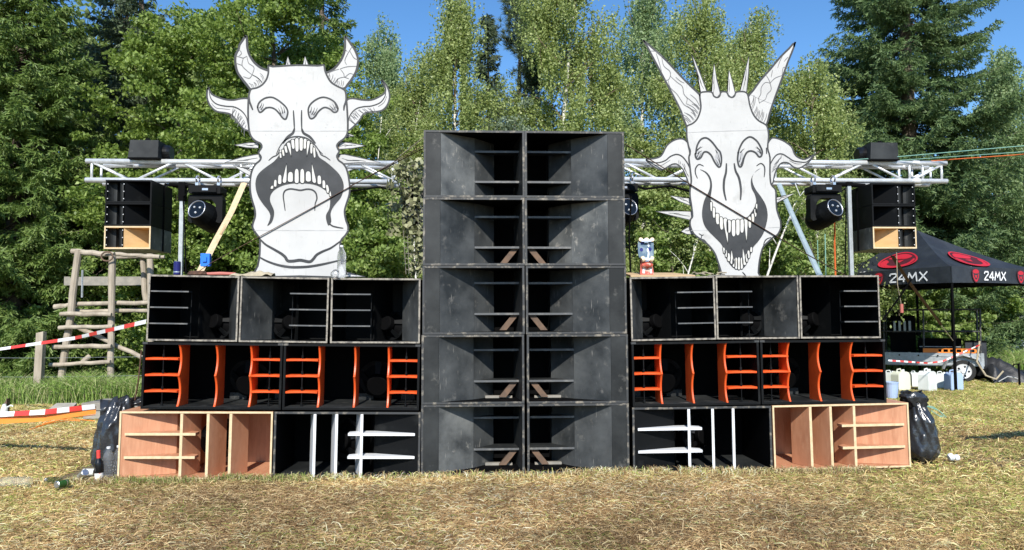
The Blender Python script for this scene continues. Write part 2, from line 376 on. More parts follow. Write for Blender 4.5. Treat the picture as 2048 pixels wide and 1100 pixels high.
def add_brace(root,w,h,mir,ledge=True):
    f=(lambda mb: mirror(mb,w)) if mir else (lambda mb: mb)
    s=MB(); s.plate([(w-.045,.182),(w-.115,.182),(w-.235,.035),(w-.165,.035)][::-1],.27,.325); f(s).build('brace',M['brace'],root,bevel=.002)
    if ledge:
        s=MB(); s.box(w-.37,w-.10,.34,.40,T,T+.022,0); f(s).build('floor_batten',M['grey_wood'],root,bevel=.002)
rowy=[948,814.5,674,533.5,395,260.5]
zc=[P(1050,y,0).z for y in rowy]; zc[0]=zc[1]-.655 if False else zc[0]
pL,wc,hc=horn_bin(False); pR,_,_=horn_bin(True)
xc=Xat(1050,0)+0.0; xw=[xc-wc-.003, xc+.003]
labs={}
RN=['bottom','second from bottom','middle','second from top','top']
LL=['black horn bin with scuffed grey flare, bottom left of the centre tower','black horn bin just above the bottom left one of the centre tower',
    'middle bin in the left column of the black centre tower','second bin from the top in the left column of the centre tower','topmost bin in the left column of the centre tower, with a sunlit grey flare']
LR=['black horn bin at the bottom right of the centre tower','black horn bin just above the bottom right one of the centre tower',
    'middle bin in the right column of the black centre tower','second bin from the top in the right column, its flare badly scuffed','topmost bin in the right column of the centre tower']
STEP=(zc[5]-zc[0])/5
for side,(pro,lab) in enumerate(((pL,LL),(pR,LR))):
    for k in range(5):
        o = pro if k==4 else dup(pro)
        o.location=(xw[side]+random.uniform(-.004,.004)*(k!=2)+(-.006+.0035*k if side==0 else .016-.004*k), random.uniform(0,.012), zc[0]+STEP*k)
        o.rotation_euler=(0,random.uniform(-.002,.002),0)
        tag(o,lab[k],'speaker cabinet','horn bins of the centre tower')
        if k in (1,2,3) : add_brace(o,wc,hc,side==1,ledge=(k==1))
        if k==0: add_brace(o,wc,hc,side==1)
bpy.context.view_layer.update()
SC=min((STEP-.004)/hc,1.03)
for o in [o for o in col.objects if o.name.startswith('bass_bin')]:
    o.scale=(1,1,SC)
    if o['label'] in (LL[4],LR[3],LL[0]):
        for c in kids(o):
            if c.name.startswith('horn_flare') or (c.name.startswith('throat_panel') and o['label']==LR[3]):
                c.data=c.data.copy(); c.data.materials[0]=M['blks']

def place(root,pxl,pyl,pxr,pyr,h,w,Y=0):
    """front top corners in the photo -> base position, roll and scale in x"""
    a=P(pxl,pyl,Y); bb=P(pxr,pyr,Y); v=bb-a; th=math.atan2(v.z,v.x); Lx=math.hypot(v.x,v.z)
    root.rotation_euler=(0,-th,0); root.scale=(Lx/w,1,1)
    up=Vector((-math.sin(th),0,math.cos(th))); root.location=a-up*h
# ---- third row: black bins with three shelves
def shelf_bin(mir):
    w,h,d=.87,.622,.76; root=empty('mid_bass_bin')
    f=(lambda mb: mirror(mb,w)) if mir else (lambda mb: mb)
    f(shell(w,h,d,.016)).build('cabinet',[M['blk2'],M['rimw']],root,bevel=.002)
    s=MB(); s.prism([(w-.018,.012),(w-.21,.39),(w-.21,.74),(w-.018,.74)][::-1],.0165,h-.0165); f(s).build('horn_flare',M['flare'],root)
    for k in range(3):
        s=MB(); s.prism([(.017,.012),(.385,.012),(.385,.10),(.017,.17)],.155+.152*k,.17+.152*k,0); s.box(.018,.384,.009,.0119,.157+.152*k,.168+.152*k,1); f(s).build('shelf',[M['blk'],M['edge']],root,bevel=.003)
    s=MB(); s.prism([(.376,.10),(.383,.10),(.383,.112),(.376,.112)],.017,h-.17); f(s).build('shelf_post',M['blk2'],root)
    s=MB(); s.prism([(.385,.30),(.52,.72),(.50,.73),(.37,.32)],.0165,h-.0165); f(s).build('throat_panel',M['blk2'],root)
    woofer(root, w-(w-.30) if mir else w-.30, .56,.16,.15, rotz=R(-38 if not mir else 38), rx=R(-12), mt='blk2')
    return root,w,h
pa,w3,h3=shelf_bin(False); pb,_,_=shelf_bin(True)
rows3=[(pa,298,549,479,552.3,'outermost left black bin of the third row, beside the log frame'),
       (pb,482,552.6,658.5,555.6,'black bin with scuffed slanted flare, second from the left in the third row'),
       (pa,662.5,555.8,841,557,'black three-shelf bin left of the centre tower under the white horned head'),
       (pb,1259.5,554.6,1428.5,552,'black three-shelf bin right of the centre tower under the upright skateboard'),
       (pa,1431,551.9,1596,550.9,'black bin with slanted flare under the grinning white head'),
       (pb,1598.5,550.8,1757.5,550.6,'outermost right black bin of the third row, in front of the canopy')]
used=set(); tops3=[]
for pr,xl,yl,xr,yr,lab in rows3:
    o=pr if id(pr) not in used else dup(pr); used.add(id(pr))
    place(o,xl,yl,xr,yr,h3,w3); tag(o,lab,'speaker cabinet','three-shelf bins of the third row'); tops3.append((P(xl,yl,0),P(xr,yr,0)))
# ---- second row: orange finned bins
def scallop(x0,x1,zs,dep,y0):
    pass
def fin(x,h,d=.25,t=.022):
    """vertical orange fin, its front edge scalloped twice"""
    n=28; zs=[T+.001+(h-2*T-.002)*i/n for i in range(n+1)]
    fy=lambda z: .006+.055*abs(math.sin(2*math.pi*(z-T)/(h-2*T)))**.8
    m=MB(); vs=[]
    for z in zs:
        y=fy(z); vs += [(x-t/2,y+.007,z),(x-t*.3,y,z),(x+t*.3,y,z),(x+t/2,y+.007,z),(x+t/2,d,z),(x-t/2,d,z)]
    fs=[]
    for i in range(n):
        for k in range(6): fs.append((i*6+k,i*6+(k+1)%6,(i+1)*6+(k+1)%6,(i+1)*6+k))
    fs += [tuple(range(6))[::-1], tuple(n*6+k for k in range(6))]
    m.add(vs,fs); return m
def hfin(x0,x1,z,flip=False,t=.022):
    n=14; m=MB(); vs=[]
    for i in range(n+1):
        s_=i/n; x=x0+(x1-x0)*s_; y=.012+.05*math.sin(math.pi*s_)**.8
        vs += [(x,y+.007,z-t/2),(x,y,z-t*.3),(x,y,z+t*.3),(x,y+.007,z+t/2),(x,.17,z+t/2),(x,.17,z-t/2)]
    fs=[]
    for i in range(n):
        for k in range(6): fs.append((i*6+k,i*6+(k+1)%6,(i+1)*6+(k+1)%6,(i+1)*6+k))
    fs += [tuple(range(6))[::-1], tuple(n*6+k for k in range(6))]
    m.add(vs,fs); return m
def orange_bin(mir):
    w,h,d=1.35,.622,.86; root=empty('orange_finned_bin')
    f=(lambda mb: mirror(mb,w)) if mir else (lambda mb: mb)
    f(shell(w,h,d,.022)).build('cabinet',[M['dark'],M['blk2']],root,bevel=.006)
    s=MB(); s.box(.0225,w-.0225,.004,d-.02,.0221,.0235); f(s).build('lit_floor',M['blk'],root)  # thin sheet in a lighter black, sunlight on the floor put into its colour
    fx=(.345,.70,1.035)
    for x in fx: f(fin(x,h)).build('fin',M['org'],root)
    for k in range(3):
        z=.160+.152*k
        f(hfin(.024,fx[0]-.011,z)).build('shelf',M['org'],root); f(hfin(fx[2]+.011,w-.024,z)).build('shelf',M['org'],root)
    for x in (.17,w-.14):
        s=MB(); s.tube([(x,.075,.023),(x,.075,h-.023)],.006); 
        for k in range(4): s.lathe([(.012,0),(.012,.03)],10,0,Matrix.Translation((x,.075,.025+.152*k)))
        f(s).build('rod',M['blk2'],root)
    for x in (.0,w-.045):
        s=MB(); s.box(x-.004 if x==0 else x,x+.045 if x==0 else w+.004,-.004,.05,h-.018,h+.002); f(s).build('corner_cap',M['rim'],root,bevel=.003)
    
    for xa,xb in ((.62,.80),(1.1,1.25)):
        s=MB(); s.box(xa,xb,.70,.76,.0225,.09,0); f(s).build('floor_block',M['blk'],root,bevel=.003)
    woofer(root, (w-.87) if mir else .87,.60,.25,.215,rx=R(24),mt='blk2')
    return root,w,h
pa2,w2,h2=orange_bin(False); pb2,_,_=orange_bin(True)
for pr,xl,yl,xr,yr,lab in [(pa2,286.5,684.2,565.5,687.2,'orange-finned black bin at the far left of the second row'),
        (None,568,687.2,840,689.6,'orange-finned black bin touching the left side of the centre tower'),
        (pb2,1263,684.8,1517,681,'orange-finned black bin touching the right side of the centre tower'),
        (None,1520.5,680.9,1769,679.2,'orange-finned black bin at the far right of the second row')]:
    if pr is None: o=dup(last)
    else: o=pr; last=pr
    place(o,xl,yl,xr,yr,h2,w2); tag(o,lab,'speaker cabinet','orange-finned bins of the second row')
# ---- bottom row
def wide_bin(mir,wood):
    w,d=1.45,.78; h=.628; root=empty('plywood_bass_bin' if wood else 'white_finned_bin')
    f=(lambda mb: mirror(mb,w)) if mir else (lambda mb: mb)
    body=M['ply'] if wood else M['dark']; ed=M['plye'] if wood else M['rim']; finm=[M['ply'],M['plye']] if wood else [M['wht'],M['wht']]
    f(shell(w,h,d,.018 if wood else .02)).build('cabinet',[body,ed],root,bevel=.0015)
    t=.021
    s=MB(); s.prism([(t,.006),(.48,.168),(.56,.40),(.56,.76),(.53,.76),(.53,.42),(.46,.19),(t,.03)],t,h-t); f(s).build('horn_flare',M['ply'] if wood else M['blk2'],root)
    if not wood: s=MB(); s.box(t+.001,w-t-.001,.004,d-.02,t+.0005,t+.002); f(s).build('lit_floor',M['blk'],root)  # lighter black sheet again, painted stand-in for the sunlit floor
    for i,x in enumerate((.585,.835,1.05)):
        k=.085; e=.013; s=MB(); s.prism([(x-e,.003),(x+e,.003),(x+e+k,.25),(x-e+k,.25)],t,h-t,0)
        s.m=[0]*len(s.m)
        # front edge strip
        s.box(x-e,x+e,.0,.004,t,h-t,1); f(s).build('fin',finm,root,bevel=.002 if wood else .004)
    for z in (.19,.405):
        s=MB(); s.prism([(.055,.006),(.72,.006),(.72,.10),(.60,.16),(.47,.155),(.10,.028)],z,z+.024,0); s.box(.055,.72,-.001,.0055,z,z+.024,1)
        f(s).build('shelf',finm,root,bevel=.002 if wood else .005)
    woofer(root, (w-.80) if mir else .80,.47,.31,.20,rotz=R(25 if not mir else -25))
    return root,w,h
for mir,wood,xl,yl,xr,yr,lab,nm in [(False,True,239.5,822.6,546,823.4,'bare reddish plywood bin at the left end beside the bottles','p'),
        (True,False,549,823.4,841.5,824.4,'black bin with white fins at ground level, left of the centre tower','w'),
        (False,False,1264.5,815.2,1542,811.6,'black bin with white fins at ground level, right of the centre tower','w'),
        (True,True,1544.5,811.2,1816.5,805.2,'bare reddish plywood bin at the right end beside a bin bag','p')]:
    o,w1,h1=wide_bin(mir,wood); place(o,xl,yl,xr,yr,h1,w1)
    tag(o,lab,'speaker cabinet','plywood bins at the ends' if wood else 'white-finned bins on the ground')
bpy.context.view_layer.update()

# ================================================================ painted heads
YF=.42
def face(root, A, B_, side):
    """A(cx,cy) and B_(cx,cy) turn traced points into local (x,z) of the board plane"""
    pass
kA=2031/480; kC=1925/420; kD=1711/420
def conv(pts, ox, oy, k, org, zmin=None):
    out=[]
    for x,y in pts:
        p=P(ox+x/k, oy+y/k, YF); z=p.z-org.z
        if zmin is not None: z=max(z,zmin)
        out.append((p.x-org.x, z))
    return out
def outline(m, poly, wd, y, k=1):
    pl=list(poly)+[poly[0],poly[1]]; m.ribbon(pl,wd,y,k)
def head(root, parts, org, CV):
    pass
PX=1/150.0                     # about one photo pixel on the board, metres
def panel(name, poly, root, y0=0.0, lines=(), outl=.022, th=.018, smooth=4, extra=None, mats=None):
    m=MB(); pl=crom(poly,smooth,True) if smooth else poly
    m.plate(pl,y0,y0+th,0,1)
    if outl: outline(m,pl,outl*.78,y0-.0012,1)
    for ln in lines:
        pts,wd=ln[0],ln[1]*.9; mi=ln[2] if len(ln)>2 else 1
        c=crom(pts,5); n=len(c)
        ww=[wd*(.35+.65*math.sin(math.pi*min(1,max(0,(i+.6)/(n+.2))))**.6) for i in range(n)]
        m.ribbon(c,ww,y0-.0022,mi)
    if extra: extra(m)
    return m.build(name, mats or ([M['board'],M['ink'],M['inkg'],M['inkl']]), root)
def hatch(base, n, ln, ang, wd=.006, jit=.3):
    """short strokes fanned from points along a polyline"""
    out=[]; c=crom(base,6)
    for i in range(n):
        p=c[int((i+.5)/n*(len(c)-1))]; a=ang+random.uniform(-jit,jit); l=ln*random.uniform(.5,1.2)
        out.append(([p,(p[0]+l*.5*math.cos(a),p[1]+l*.5*math.sin(a)+.004),(p[0]+l*math.cos(a+.15),p[1]+l*math.sin(a+.15))],wd,3))
    return out
# ---------------- left head
orgL=P(605,556,YF); tp=tops3[1]; 
def ztop(x):                      # top of the third row under the board
    for a,b in tops3:
        if a.x-.01<=x<=b.x+.01: return a.z+(b.z-a.z)*(x-a.x)/(b.x-a.x)
    return tops3[0][0].z
orgL.z=ztop(orgL.x)+.004
A=lambda pts: conv(pts,380,50,kA,orgL,-.0)
B2=lambda pts: conv([(x,y+1057.8) for x,y in pts],380,50,kA,orgL,.0)
HL=empty('painted_head_board',orgL,label='white painted plywood demon head with curved horns and a wide screaming mouth',cat='painted cut-out',group='painted heads on the side towers')
skull=A([(665,338),(700,352),(900,340),(1080,345),(1132,340),(1142,385),(1165,440),(1195,485),(1240,515),(1300,545),(1318,575),(1322,620),(1330,720),(1335,890),(1310,955),(1262,992),(1243,1020),(1252,1048)])+\
  B2([(1262,15),(1243,50),(1258,88),(1292,112),(1320,150),(1337,205),(1348,270),(1352,330),(1345,390),(1322,460),(1308,520),(1318,590),(1336,640),(1336,685),(1312,725),(1276,770),(1272,860),(1285,960),(1300,1068),(930,1068),(566,1068),(574,980),(588,905),(592,830),(590,752),(556,702),(530,655),(535,615),(552,560),(548,500),(530,440),(515,380),(508,310),(512,230),(528,165),(555,120),(592,88),(600,55),(580,22)])+\
  A([(607,1035),(596,1002),(560,985),(522,950),(500,890),(492,760),(494,640),(503,575),(520,542),(565,532),(612,505),(648,458),(664,400)])
lines=[ (A([(500,600),(505,650),(520,690),(532,720)]),.022),(A([(1325,600),(1318,650),(1305,690),(1302,725)]),.022),
 (A([(875,722),(880,800),(884,880)]),.018),(A([(945,720),(944,800),(946,880)]),.018),
 (A([(884,875),(870,915),(825,950),(785,1003)]),.03),(A([(946,875),(962,915),(1015,948),(1062,1003)]),.03),
 (A([(730,1095),(760,1030),(800,980),(860,950),(930,945),(1000,965),(1060,1020),(1090,1060),(1125,1095)]),.016),
 (B2([(665,90),(700,60),(740,40),(760,-5)]),.014),(B2([(1188,88),(1150,60),(1110,40),(1090,0)]),.014),
 (B2([(806,515),(797,450),(790,385),(805,345),(845,330),(890,334),(935,341),(990,332),(1035,338),(1065,365),(1074,412),(1060,455),(1056,515)]),.02),
 (B2([(590,752),(640,800),(705,838),(770,876),(805,905),(828,938),(875,940),(935,933),(1010,946),(1042,925),(1072,888),(1125,858),(1195,828),(1276,770)]),.035),
 (B2([(585,905),(650,940),(740,972),(835,990),(920,992),(1015,986),(1120,968),(1200,950),(1280,930)]),.03),
 (B2([(1160,600),(1200,640),(1250,655),(1298,662)]),.018)]
seam=[(A([(505,897),(1335,897)]),.006,2),(B2([(545,681),(1335,681)]),.006,2)]
def brow(pts): 
    p=crom(A(pts),4,True); return p
def exL(m):
    for pts in ([(573,700),(580,668),(602,640),(642,617),(692,612),(735,630),(782,665),(815,700),(828,740),(815,790),(800,797),(780,782),(755,748),(720,713),(680,698),(640,705),(610,732),(588,737)],
                [(1252,710),(1240,675),(1215,645),(1170,620),(1120,612),(1070,630),(1025,665),(1003,705),(1003,750),(1015,787),(1035,792),(1060,773),(1085,735),(1120,705),(1150,698),(1190,715),(1215,737),(1240,735)]):
        outline(m,brow(pts),.017,-.0026,1)
    for pts in ([(795,797),(778,775),(762,750),(790,735),(812,730),(822,750),(815,788)],[(1015,785),(1003,750),(1008,730),(1040,730),(1068,745),(1040,788)],[(585,735),(576,705),(600,695),(625,705),(608,730)],[(1245,735),(1250,705),(1225,695),(1200,710),(1225,737)]):
        m.plate(crom(A(pts),3,True),-.0018,-.0018,2)
    for (bx,by),(ex,ey) in [((770,760),(745,700)),((785,750),(765,680)),((800,745),(790,690)),((600,720),(625,665)),((590,705),(610,655)),((612,725),(645,690)),((1030,760),(1055,700)),((1045,765),(1080,700)),((1015,745),(1030,690)),((1230,725),(1205,665)),((1238,705),(1218,655)),((1215,720),(1180,680))]:
        q=A([(bx,by),((bx+ex)/2+4,(by+ey)/2),(ex,ey)]); m.ribbon(q,[.012,.007,.002],-.003,1)
    for x_,y_ in [(675,560),(665,578),(900,660),(1240,555),(1160,845),(1150,870),(1215,865),(690,868),(640,930),(690,928),(1155,940),(1220,928)]:
        m.plate(A([(x_-4,y_),(x_,y_-5),(x_+4,y_),(x_,y_+5)]),-.0015,-.0015,2)
panel('skull_panel',skull,HL,0,lines+seam,.024,extra=exL,smooth=3)
mouth=A([(785,1050),(805,1008),(840,978),(895,960),(960,960),(1012,985),(1048,1025),(1075,1075)])+B2([(1095,62),(1150,100),(1212,152),(1265,207),(1296,270),(1300,330),(1278,400),(1238,450),(1207,492),(1190,540),(1196,605),(1172,640),(1155,598),(1152,550),(1178,500),(1186,450),(1183,395),(1160,355),(1110,318),(1045,292),(940,281),(850,286),(780,303),(720,335),(686,375),(677,420),(690,462),(711,512),(709,565),(690,615),(655,642),(672,600),(680,555),(662,512),(620,460),(580,398),(558,330),(556,262),(580,202),(640,148),(710,98),(752,48)])
m=MB(); m.plate(crom(mouth,3,True),-.0035,-.0035,0); mo=m.build('mouth',M['ink'],HL)
# throat strokes of bare white around the upper gum
def teeth(lst, cv, parent, y=-.0055, name='tooth', dirn=1):
    for x,y0,y1,w_,*ln in lst:
        l=ln[0] if ln else 0; h_=y1-y0; k=w_/2
        if len(ln)>1 and ln[1]=='c': poly=[(x-k,y0),(x+k,y0),(x+k*.75+l*.5,y0+h_*.5),(x+k*.15+l,y1),(x-k*.15+l,y1),(x-k*.75+l*.5,y0+h_*.5)]
        else: poly=[(x-k*.85,y0),(x+k*.85,y0),(x+k+l*.5,y0+h_*.5),(x+k*.8+l,y0+h_*.88),(x+l,y1),(x-k*.8+l,y0+h_*.88),(x-k+l*.5,y0+h_*.5)]
        mm=MB(); pl=crom(cv(poly),3,True); mm.plate(pl,y,y,0); outline(mm,pl,.0075,y-.0008,1)
        mm.build(name,[M['tooth'],M['ink']],parent)
teeth([(765,1085,1128,20,4),(786,1055,1112,22,8),(808,1025,1085,24,10),(835,1000,1110,30,22,'c'),(870,972,1052,30,6),(905,962,1075,34,2),(942,960,1068,34,0),(975,966,1052,30,-3),(1003,985,1108,28,-12,'c'),(1030,1008,1092,24,-2),(1050,1038,1126,22,6)],A,mo)
teeth([(693,330,300,26,6),(722,310,250,26,2),(760,287,208,32,2),(800,272,120,32,18,'c'),(850,268,184,46,2),(904,276,158,38,0),(951,276,158,38,0),(1003,265,178,46,-2),(1053,272,118,32,-20,'c'),(1096,288,214,34,-2),(1136,322,254,28,-4),(1170,362,292,26,-10),(1190,392,345,18,-6)],B2,mo)
hornL=A([(470,92),(440,135),(418,168),(410,205),(398,225),(384,262),(383,320),(400,395),(440,455),(480,505),(515,545),(565,540),(620,510),(668,450),(675,395),(600,362),(545,318),(503,255),(484,190),(480,120)])
hl=[(A([(385,262),(420,270),(450,278),(480,262)]),.009,3),(A([(450,278),(440,340),(480,385),(525,420)]),.009,3),(A([(480,262),(495,320),(535,350),(540,375),(525,420)]),.009,3),(A([(395,325),(440,340)]),.009,3),(A([(525,420),(500,450),(450,435)]),.009,3),(A([(525,420),(570,445),(610,485)]),.011),(A([(410,205),(430,225),(432,245),(412,262)]),.008,3)]+hatch(A([(520,525),(560,520),(600,495),(630,455)]),9,.07,2.0,.007)
panel('horn',hornL,HL,.005,hl,.03,smooth=3)
hornR=A([(1312,98),(1335,120),(1362,160),(1395,210),(1418,270),(1421,320),(1405,390),(1372,450),(1335,500),(1305,535),(1245,525),(1195,485),(1150,430),(1130,385),(1160,400),(1222,365),(1275,300),(1305,230),(1312,170)])
hr=[(A([(1375,175),(1350,215),(1330,250),(1310,300),(1325,335)]),.009,3),(A([(1350,215),(1385,275),(1418,292)]),.009,3),(A([(1270,370),(1330,352),(1408,348)]),.009,3),(A([(1270,370),(1300,410),(1308,440),(1350,410),(1385,418)]),.009,3),(A([(1308,440),(1260,450),(1220,492)]),.009,3),(A([(1308,440),(1345,455)]),.008,3),(A([(1180,400),(1215,385),(1262,372)]),.009,3),(A([(1312,200),(1330,225)]),.008,3)]+hatch(A([(1170,430),(1200,480),(1250,510),(1295,520)]),9,.07,1.2,.007)
panel('horn',hornR,HL,.005,hr,.03,smooth=3)
earL=A([(150,530),(142,590),(150,640),(178,692),(225,730),(292,741),(345,756),(388,800),(420,842),(452,878),(480,890),(520,880),(530,700),(510,650),(490,622),(430,622),(370,634),(300,630),(240,612),(190,588),(168,560),(160,538)])
el=[(A([(160,565),(178,625),(225,668),(300,686),(370,692),(430,722),(475,778),(490,850)]),.015),(A([(180,660),(220,700),(280,708),(340,715)]),.007,3),(A([(168,560),(180,588)]),.01)]+hatch(A([(365,700),(410,740),(450,790),(478,850)]),13,.11,-1.9,.007)
panel('ear',earL,HL,.005,el,.022,smooth=3)
earR=A([(1620,465),(1645,485),(1665,515),(1686,570),(1686,630),(1660,690),(1612,726),(1520,736),(1470,750),(1437,800),(1392,850),(1345,890),(1320,880),(1310,760),(1310,690),(1330,632),(1380,620),(1450,632),(1530,634),(1590,612),(1640,580),(1655,545),(1640,500)])
er=[(A([(1655,550),(1650,600),(1610,655),(1535,684),(1470,690),(1410,706),(1365,746),(1342,800),(1338,870)]),.015),(A([(1665,600),(1640,655),(1590,690)]),.007,3)]+hatch(A([(1345,800),(1365,760),(1400,725),(1470,705),(1560,695)]),16,.10,-.9,.007)
panel('ear',earR,HL,.005,er,.022,smooth=3)
def spikes(lst,cv,root,y0=.03,smooth=0,dark=None):
    for pl in lst:
        q=cv(pl); c=(sum(p[0] for p in q)/len(q),sum(p[1] for p in q)/len(q))
        tip=max(q,key=lambda p:(p[0]-c[0])**2+(p[1]-c[1])**2); o_=[p for p in q if p is not tip]; bc=((o_[0][0]+o_[-1][0])/2,(o_[0][1]+o_[-1][1])/2)
        ls=[([(bc[0]+(tip[0]-bc[0])*a+random.uniform(-.01,.01),bc[1]+(tip[1]-bc[1])*a+random.uniform(-.012,.012)),(bc[0]+(tip[0]-bc[0])*(a+.16),bc[1]+(tip[1]-bc[1])*(a+.16)+random.uniform(-.006,.006)),(bc[0]+(tip[0]-bc[0])*(a+.3),bc[1]+(tip[1]-bc[1])*(a+.3))],.005,1) for a in (.06,.2,.35)]
        panel('spike',q,root,y0,ls,.012,smooth=0)
spikes([[(795,348),(808,305),(822,258),(838,305),(852,348)],[(942,348),(955,300),(968,256),(986,300),(1004,348)],
        [(575,985),(500,988),(362,1010),(470,1032),(570,1036)],[(1262,980),(1340,988),(1478,1015),(1370,1038),(1255,1046)],[(1320,905),(1352,916),(1388,933),(1345,938),(1318,950)]],A,HL)
spikes([[(600,25),(560,30),(430,55),(285,98),(420,100),(575,108)],[(545,165),(480,152),(355,124),(440,182),(505,218),(530,190)],[(1240,30),(1300,30),(1420,55),(1610,102),(1420,102),(1260,112)]],B2,HL)
spikes([[(1270,1005),(1330,1035),(1490,1072),(1270,1072)]],B2,HL,.012)
# brace behind
for x_ in (-.25,.3):
    m=MB(); m.box(x_,x_+.045,.022,.065,.01,2.0); m.build('support_batten',M['pine'],HL)
# ---------------- right head
orgR=P(1478,552,YF); orgR.z=ztop(orgR.x)+.004
C3=lambda pts: conv(pts,1260,70,kC,orgR,.0)
D4=lambda pts: conv(pts,1260,300,kD,orgR,.0)
HR=empty('painted_head_board',orgR,label='white painted plywood demon head with straight spiky horns and a fanged grin',cat='painted cut-out',group='painted heads on the side towers')
skull=C3([(640,560),(650,528),(700,520),(742,522),(758,535),(768,560),(795,573),(820,562),(832,528),(850,519),(880,522),(893,535),(905,560),(935,572),(958,558),(972,525),(1015,518),(1055,523),(1078,545),(1090,600),(1100,650),(1130,728),(1178,785),(1243,822),(1262,860),(1270,930),(1262,1040)])+\
  D4([(1140,60),(1140,200),(1150,280),(1185,325),(1190,400),(1195,480),(1212,540),(1226,580),(1226,640),(1200,690),(1165,712),(1125,748),(1085,790),(1065,850),(1052,920),(1045,1000),(1042,1040),(760,1040),(742,990),(720,920),(690,840),(640,775),(580,730),(520,682),(490,612),(494,565),(510,540),(502,460),(490,380),(490,320),(500,250),(490,150),(480,60)])+\
  C3([(550,1080),(535,1010),(522,940),(520,870),(525,834),(572,812),(612,775),(640,712),(650,650)])
lines=[(D4([(785,108),(782,180),(766,250),(765,330),(783,412)]),.028),(D4([(848,108),(860,170),(888,230),(903,320),(900,408)]),.028),
 (D4([(600,132),(562,118),(535,148),(533,190),(550,232)]),.016),(D4([(1030,130),(1065,110),(1092,130),(1098,170),(1092,222)]),.016),
 (D4([(485,-20),(492,10),(488,50)]),.014),(D4([(1110,-20),(1112,10),(1112,32)]),.014),
 (D4([(560,680),(585,695),(600,690)]),.012),(D4([(585,695),(580,725),(605,735),(640,775)]),.014),(D4([(1150,712),(1115,725),(1095,750),(1085,790)]),.014),
 (D4([(915,995),(930,1010),(945,1030)]),.014)]
seam=[(C3([(528,893),(880,880),(1260,870)]),.006,2),(D4([(495,655),(640,655)]),.006,2),(D4([(1110,634),(1226,629)]),.006,2)]
def exR(m):
    eL=C3([(603,1085),(615,1015),(650,957),(700,944),(750,980),(800,1045)])+D4([(735,20),(745,75),(738,128),(720,137),(690,100),(662,45),(630,17),(600,20),(578,60),(552,75),(536,60),(531,30)])
    eR=C3([(990,1085),(1005,1035),(1042,970),(1100,934),(1160,970),(1198,1030)])+D4([(1077,15),(1070,48),(1050,55),(1022,22),(985,8),(952,20),(930,60),(915,118),(900,138),(885,125),(876,75),(882,20)])
    for e in (eL,eR): outline(m,crom(e,4,True),.019,-.0028,1)
    for pts in ([(720,130),(700,95),(690,60),(712,20),(735,40),(742,90),(735,125)],[(900,132),(886,115),(880,60),(890,15),(915,20),(925,60),(912,110)],[(550,72),(538,55),(533,10),(545,-5),(565,5),(590,20),(575,55)],[(1050,52),(1020,20),(1050,0),(1070,10),(1068,45)]):
        m.plate(crom(D4(pts),3,True),-.0018,-.0018,2)
    for (bx,by),(ex,ey) in [((600,1080),(650,1020)),((610,1060),(665,1025)),((620,1090),(660,1060)),((800,1085),(780,1050)),((1010,1080),(1050,1040)),((1200,1080),(1160,1020)),((1195,1060),(1150,1030)),((1205,1095),(1165,1060))]:
        m.ribbon(C3([(bx,by),((bx+ex)/2,(by+ey)/2-5),(ex,ey)]),[.014,.008,.002],-.003,1)
    for (bx,by),(ex,ey) in [((735,120),(710,60)),((730,100),(715,30)),((722,125),(695,75)),((900,125),(920,60)),((890,100),(905,30)),((545,60),(560,10)),((555,70),(580,25))]:
        m.ribbon(D4([(bx,by),((bx+ex)/2+3,(by+ey)/2),(ex,ey)]),[.010,.007,.002],-.003,1)
    for x_,y_ in [(780,663),(962,687),(1020,858),(800,925),(935,905),(920,798),(1065,848),(660,880)]:
        m.plate(C3([(x_-4,y_),(x_,y_-5),(x_+4,y_),(x_,y_+5)]),-.0015,-.0015,2)
panel('skull_panel',skull,HR,0,lines+seam,.022,extra=exR,smooth=3)
mouth=D4([(568,158),(612,185),(642,228),(652,282),(640,340),(608,400),(590,470),(587,540),(604,610),(640,662),(690,712),(748,775),(765,840),(795,905),(838,958),(882,973),(925,962),(955,918),(982,855),(1005,790),(1040,750),(1085,682),(1110,605),(1121,530),(1106,450),(1066,380),(1022,320),(998,262),(999,212),(1028,170),(1062,150),(1015,185),(985,240),(990,310),(1015,360),(1028,418),(1015,462),(985,512),(950,550),(900,568),(840,570),(780,573),(730,542),(690,492),(667,432),(656,395),(664,335),(668,280),(655,222),(620,178)])
m=MB(); m.plate(crom(mouth,3,True),-.0035,-.0035,0); mo=m.build('mouth',M['ink'],HR)
teeth([(660,425,502,20,2),(681,470,556,24,2),(710,520,608,32,4),(740,550,652,32,6),(775,565,757,34,20,'c'),(805,575,677,36,0),(843,575,707,36,0),(877,570,698,36,0),(912,568,677,34,-1),(942,560,742,30,6,'c'),(973,545,638,26,2),(1000,520,592,26,0),(1020,480,546,22,0),(1030,440,512,16,-2)],D4,mo)
teeth([(770,842,792,20,-8),(785,872,812,20,-6),(805,905,838,26,-4),(830,925,815,28,-4,'c'),(845,952,882,22,0),(864,966,874,24,0),(886,971,870,24,0),(908,966,874,24,0),(932,932,800,28,-14,'c'),(948,912,842,22,0),(964,880,816,24,0),(985,832,788,20,2)],D4,mo)
hl=C3([(122,45),(160,105),(200,182),(300,372),(390,540),(470,700),(522,840),(575,822),(622,778),(655,705),(660,640),(648,565),(622,528),(560,470),(480,390),(380,282),(290,190),(200,112)])
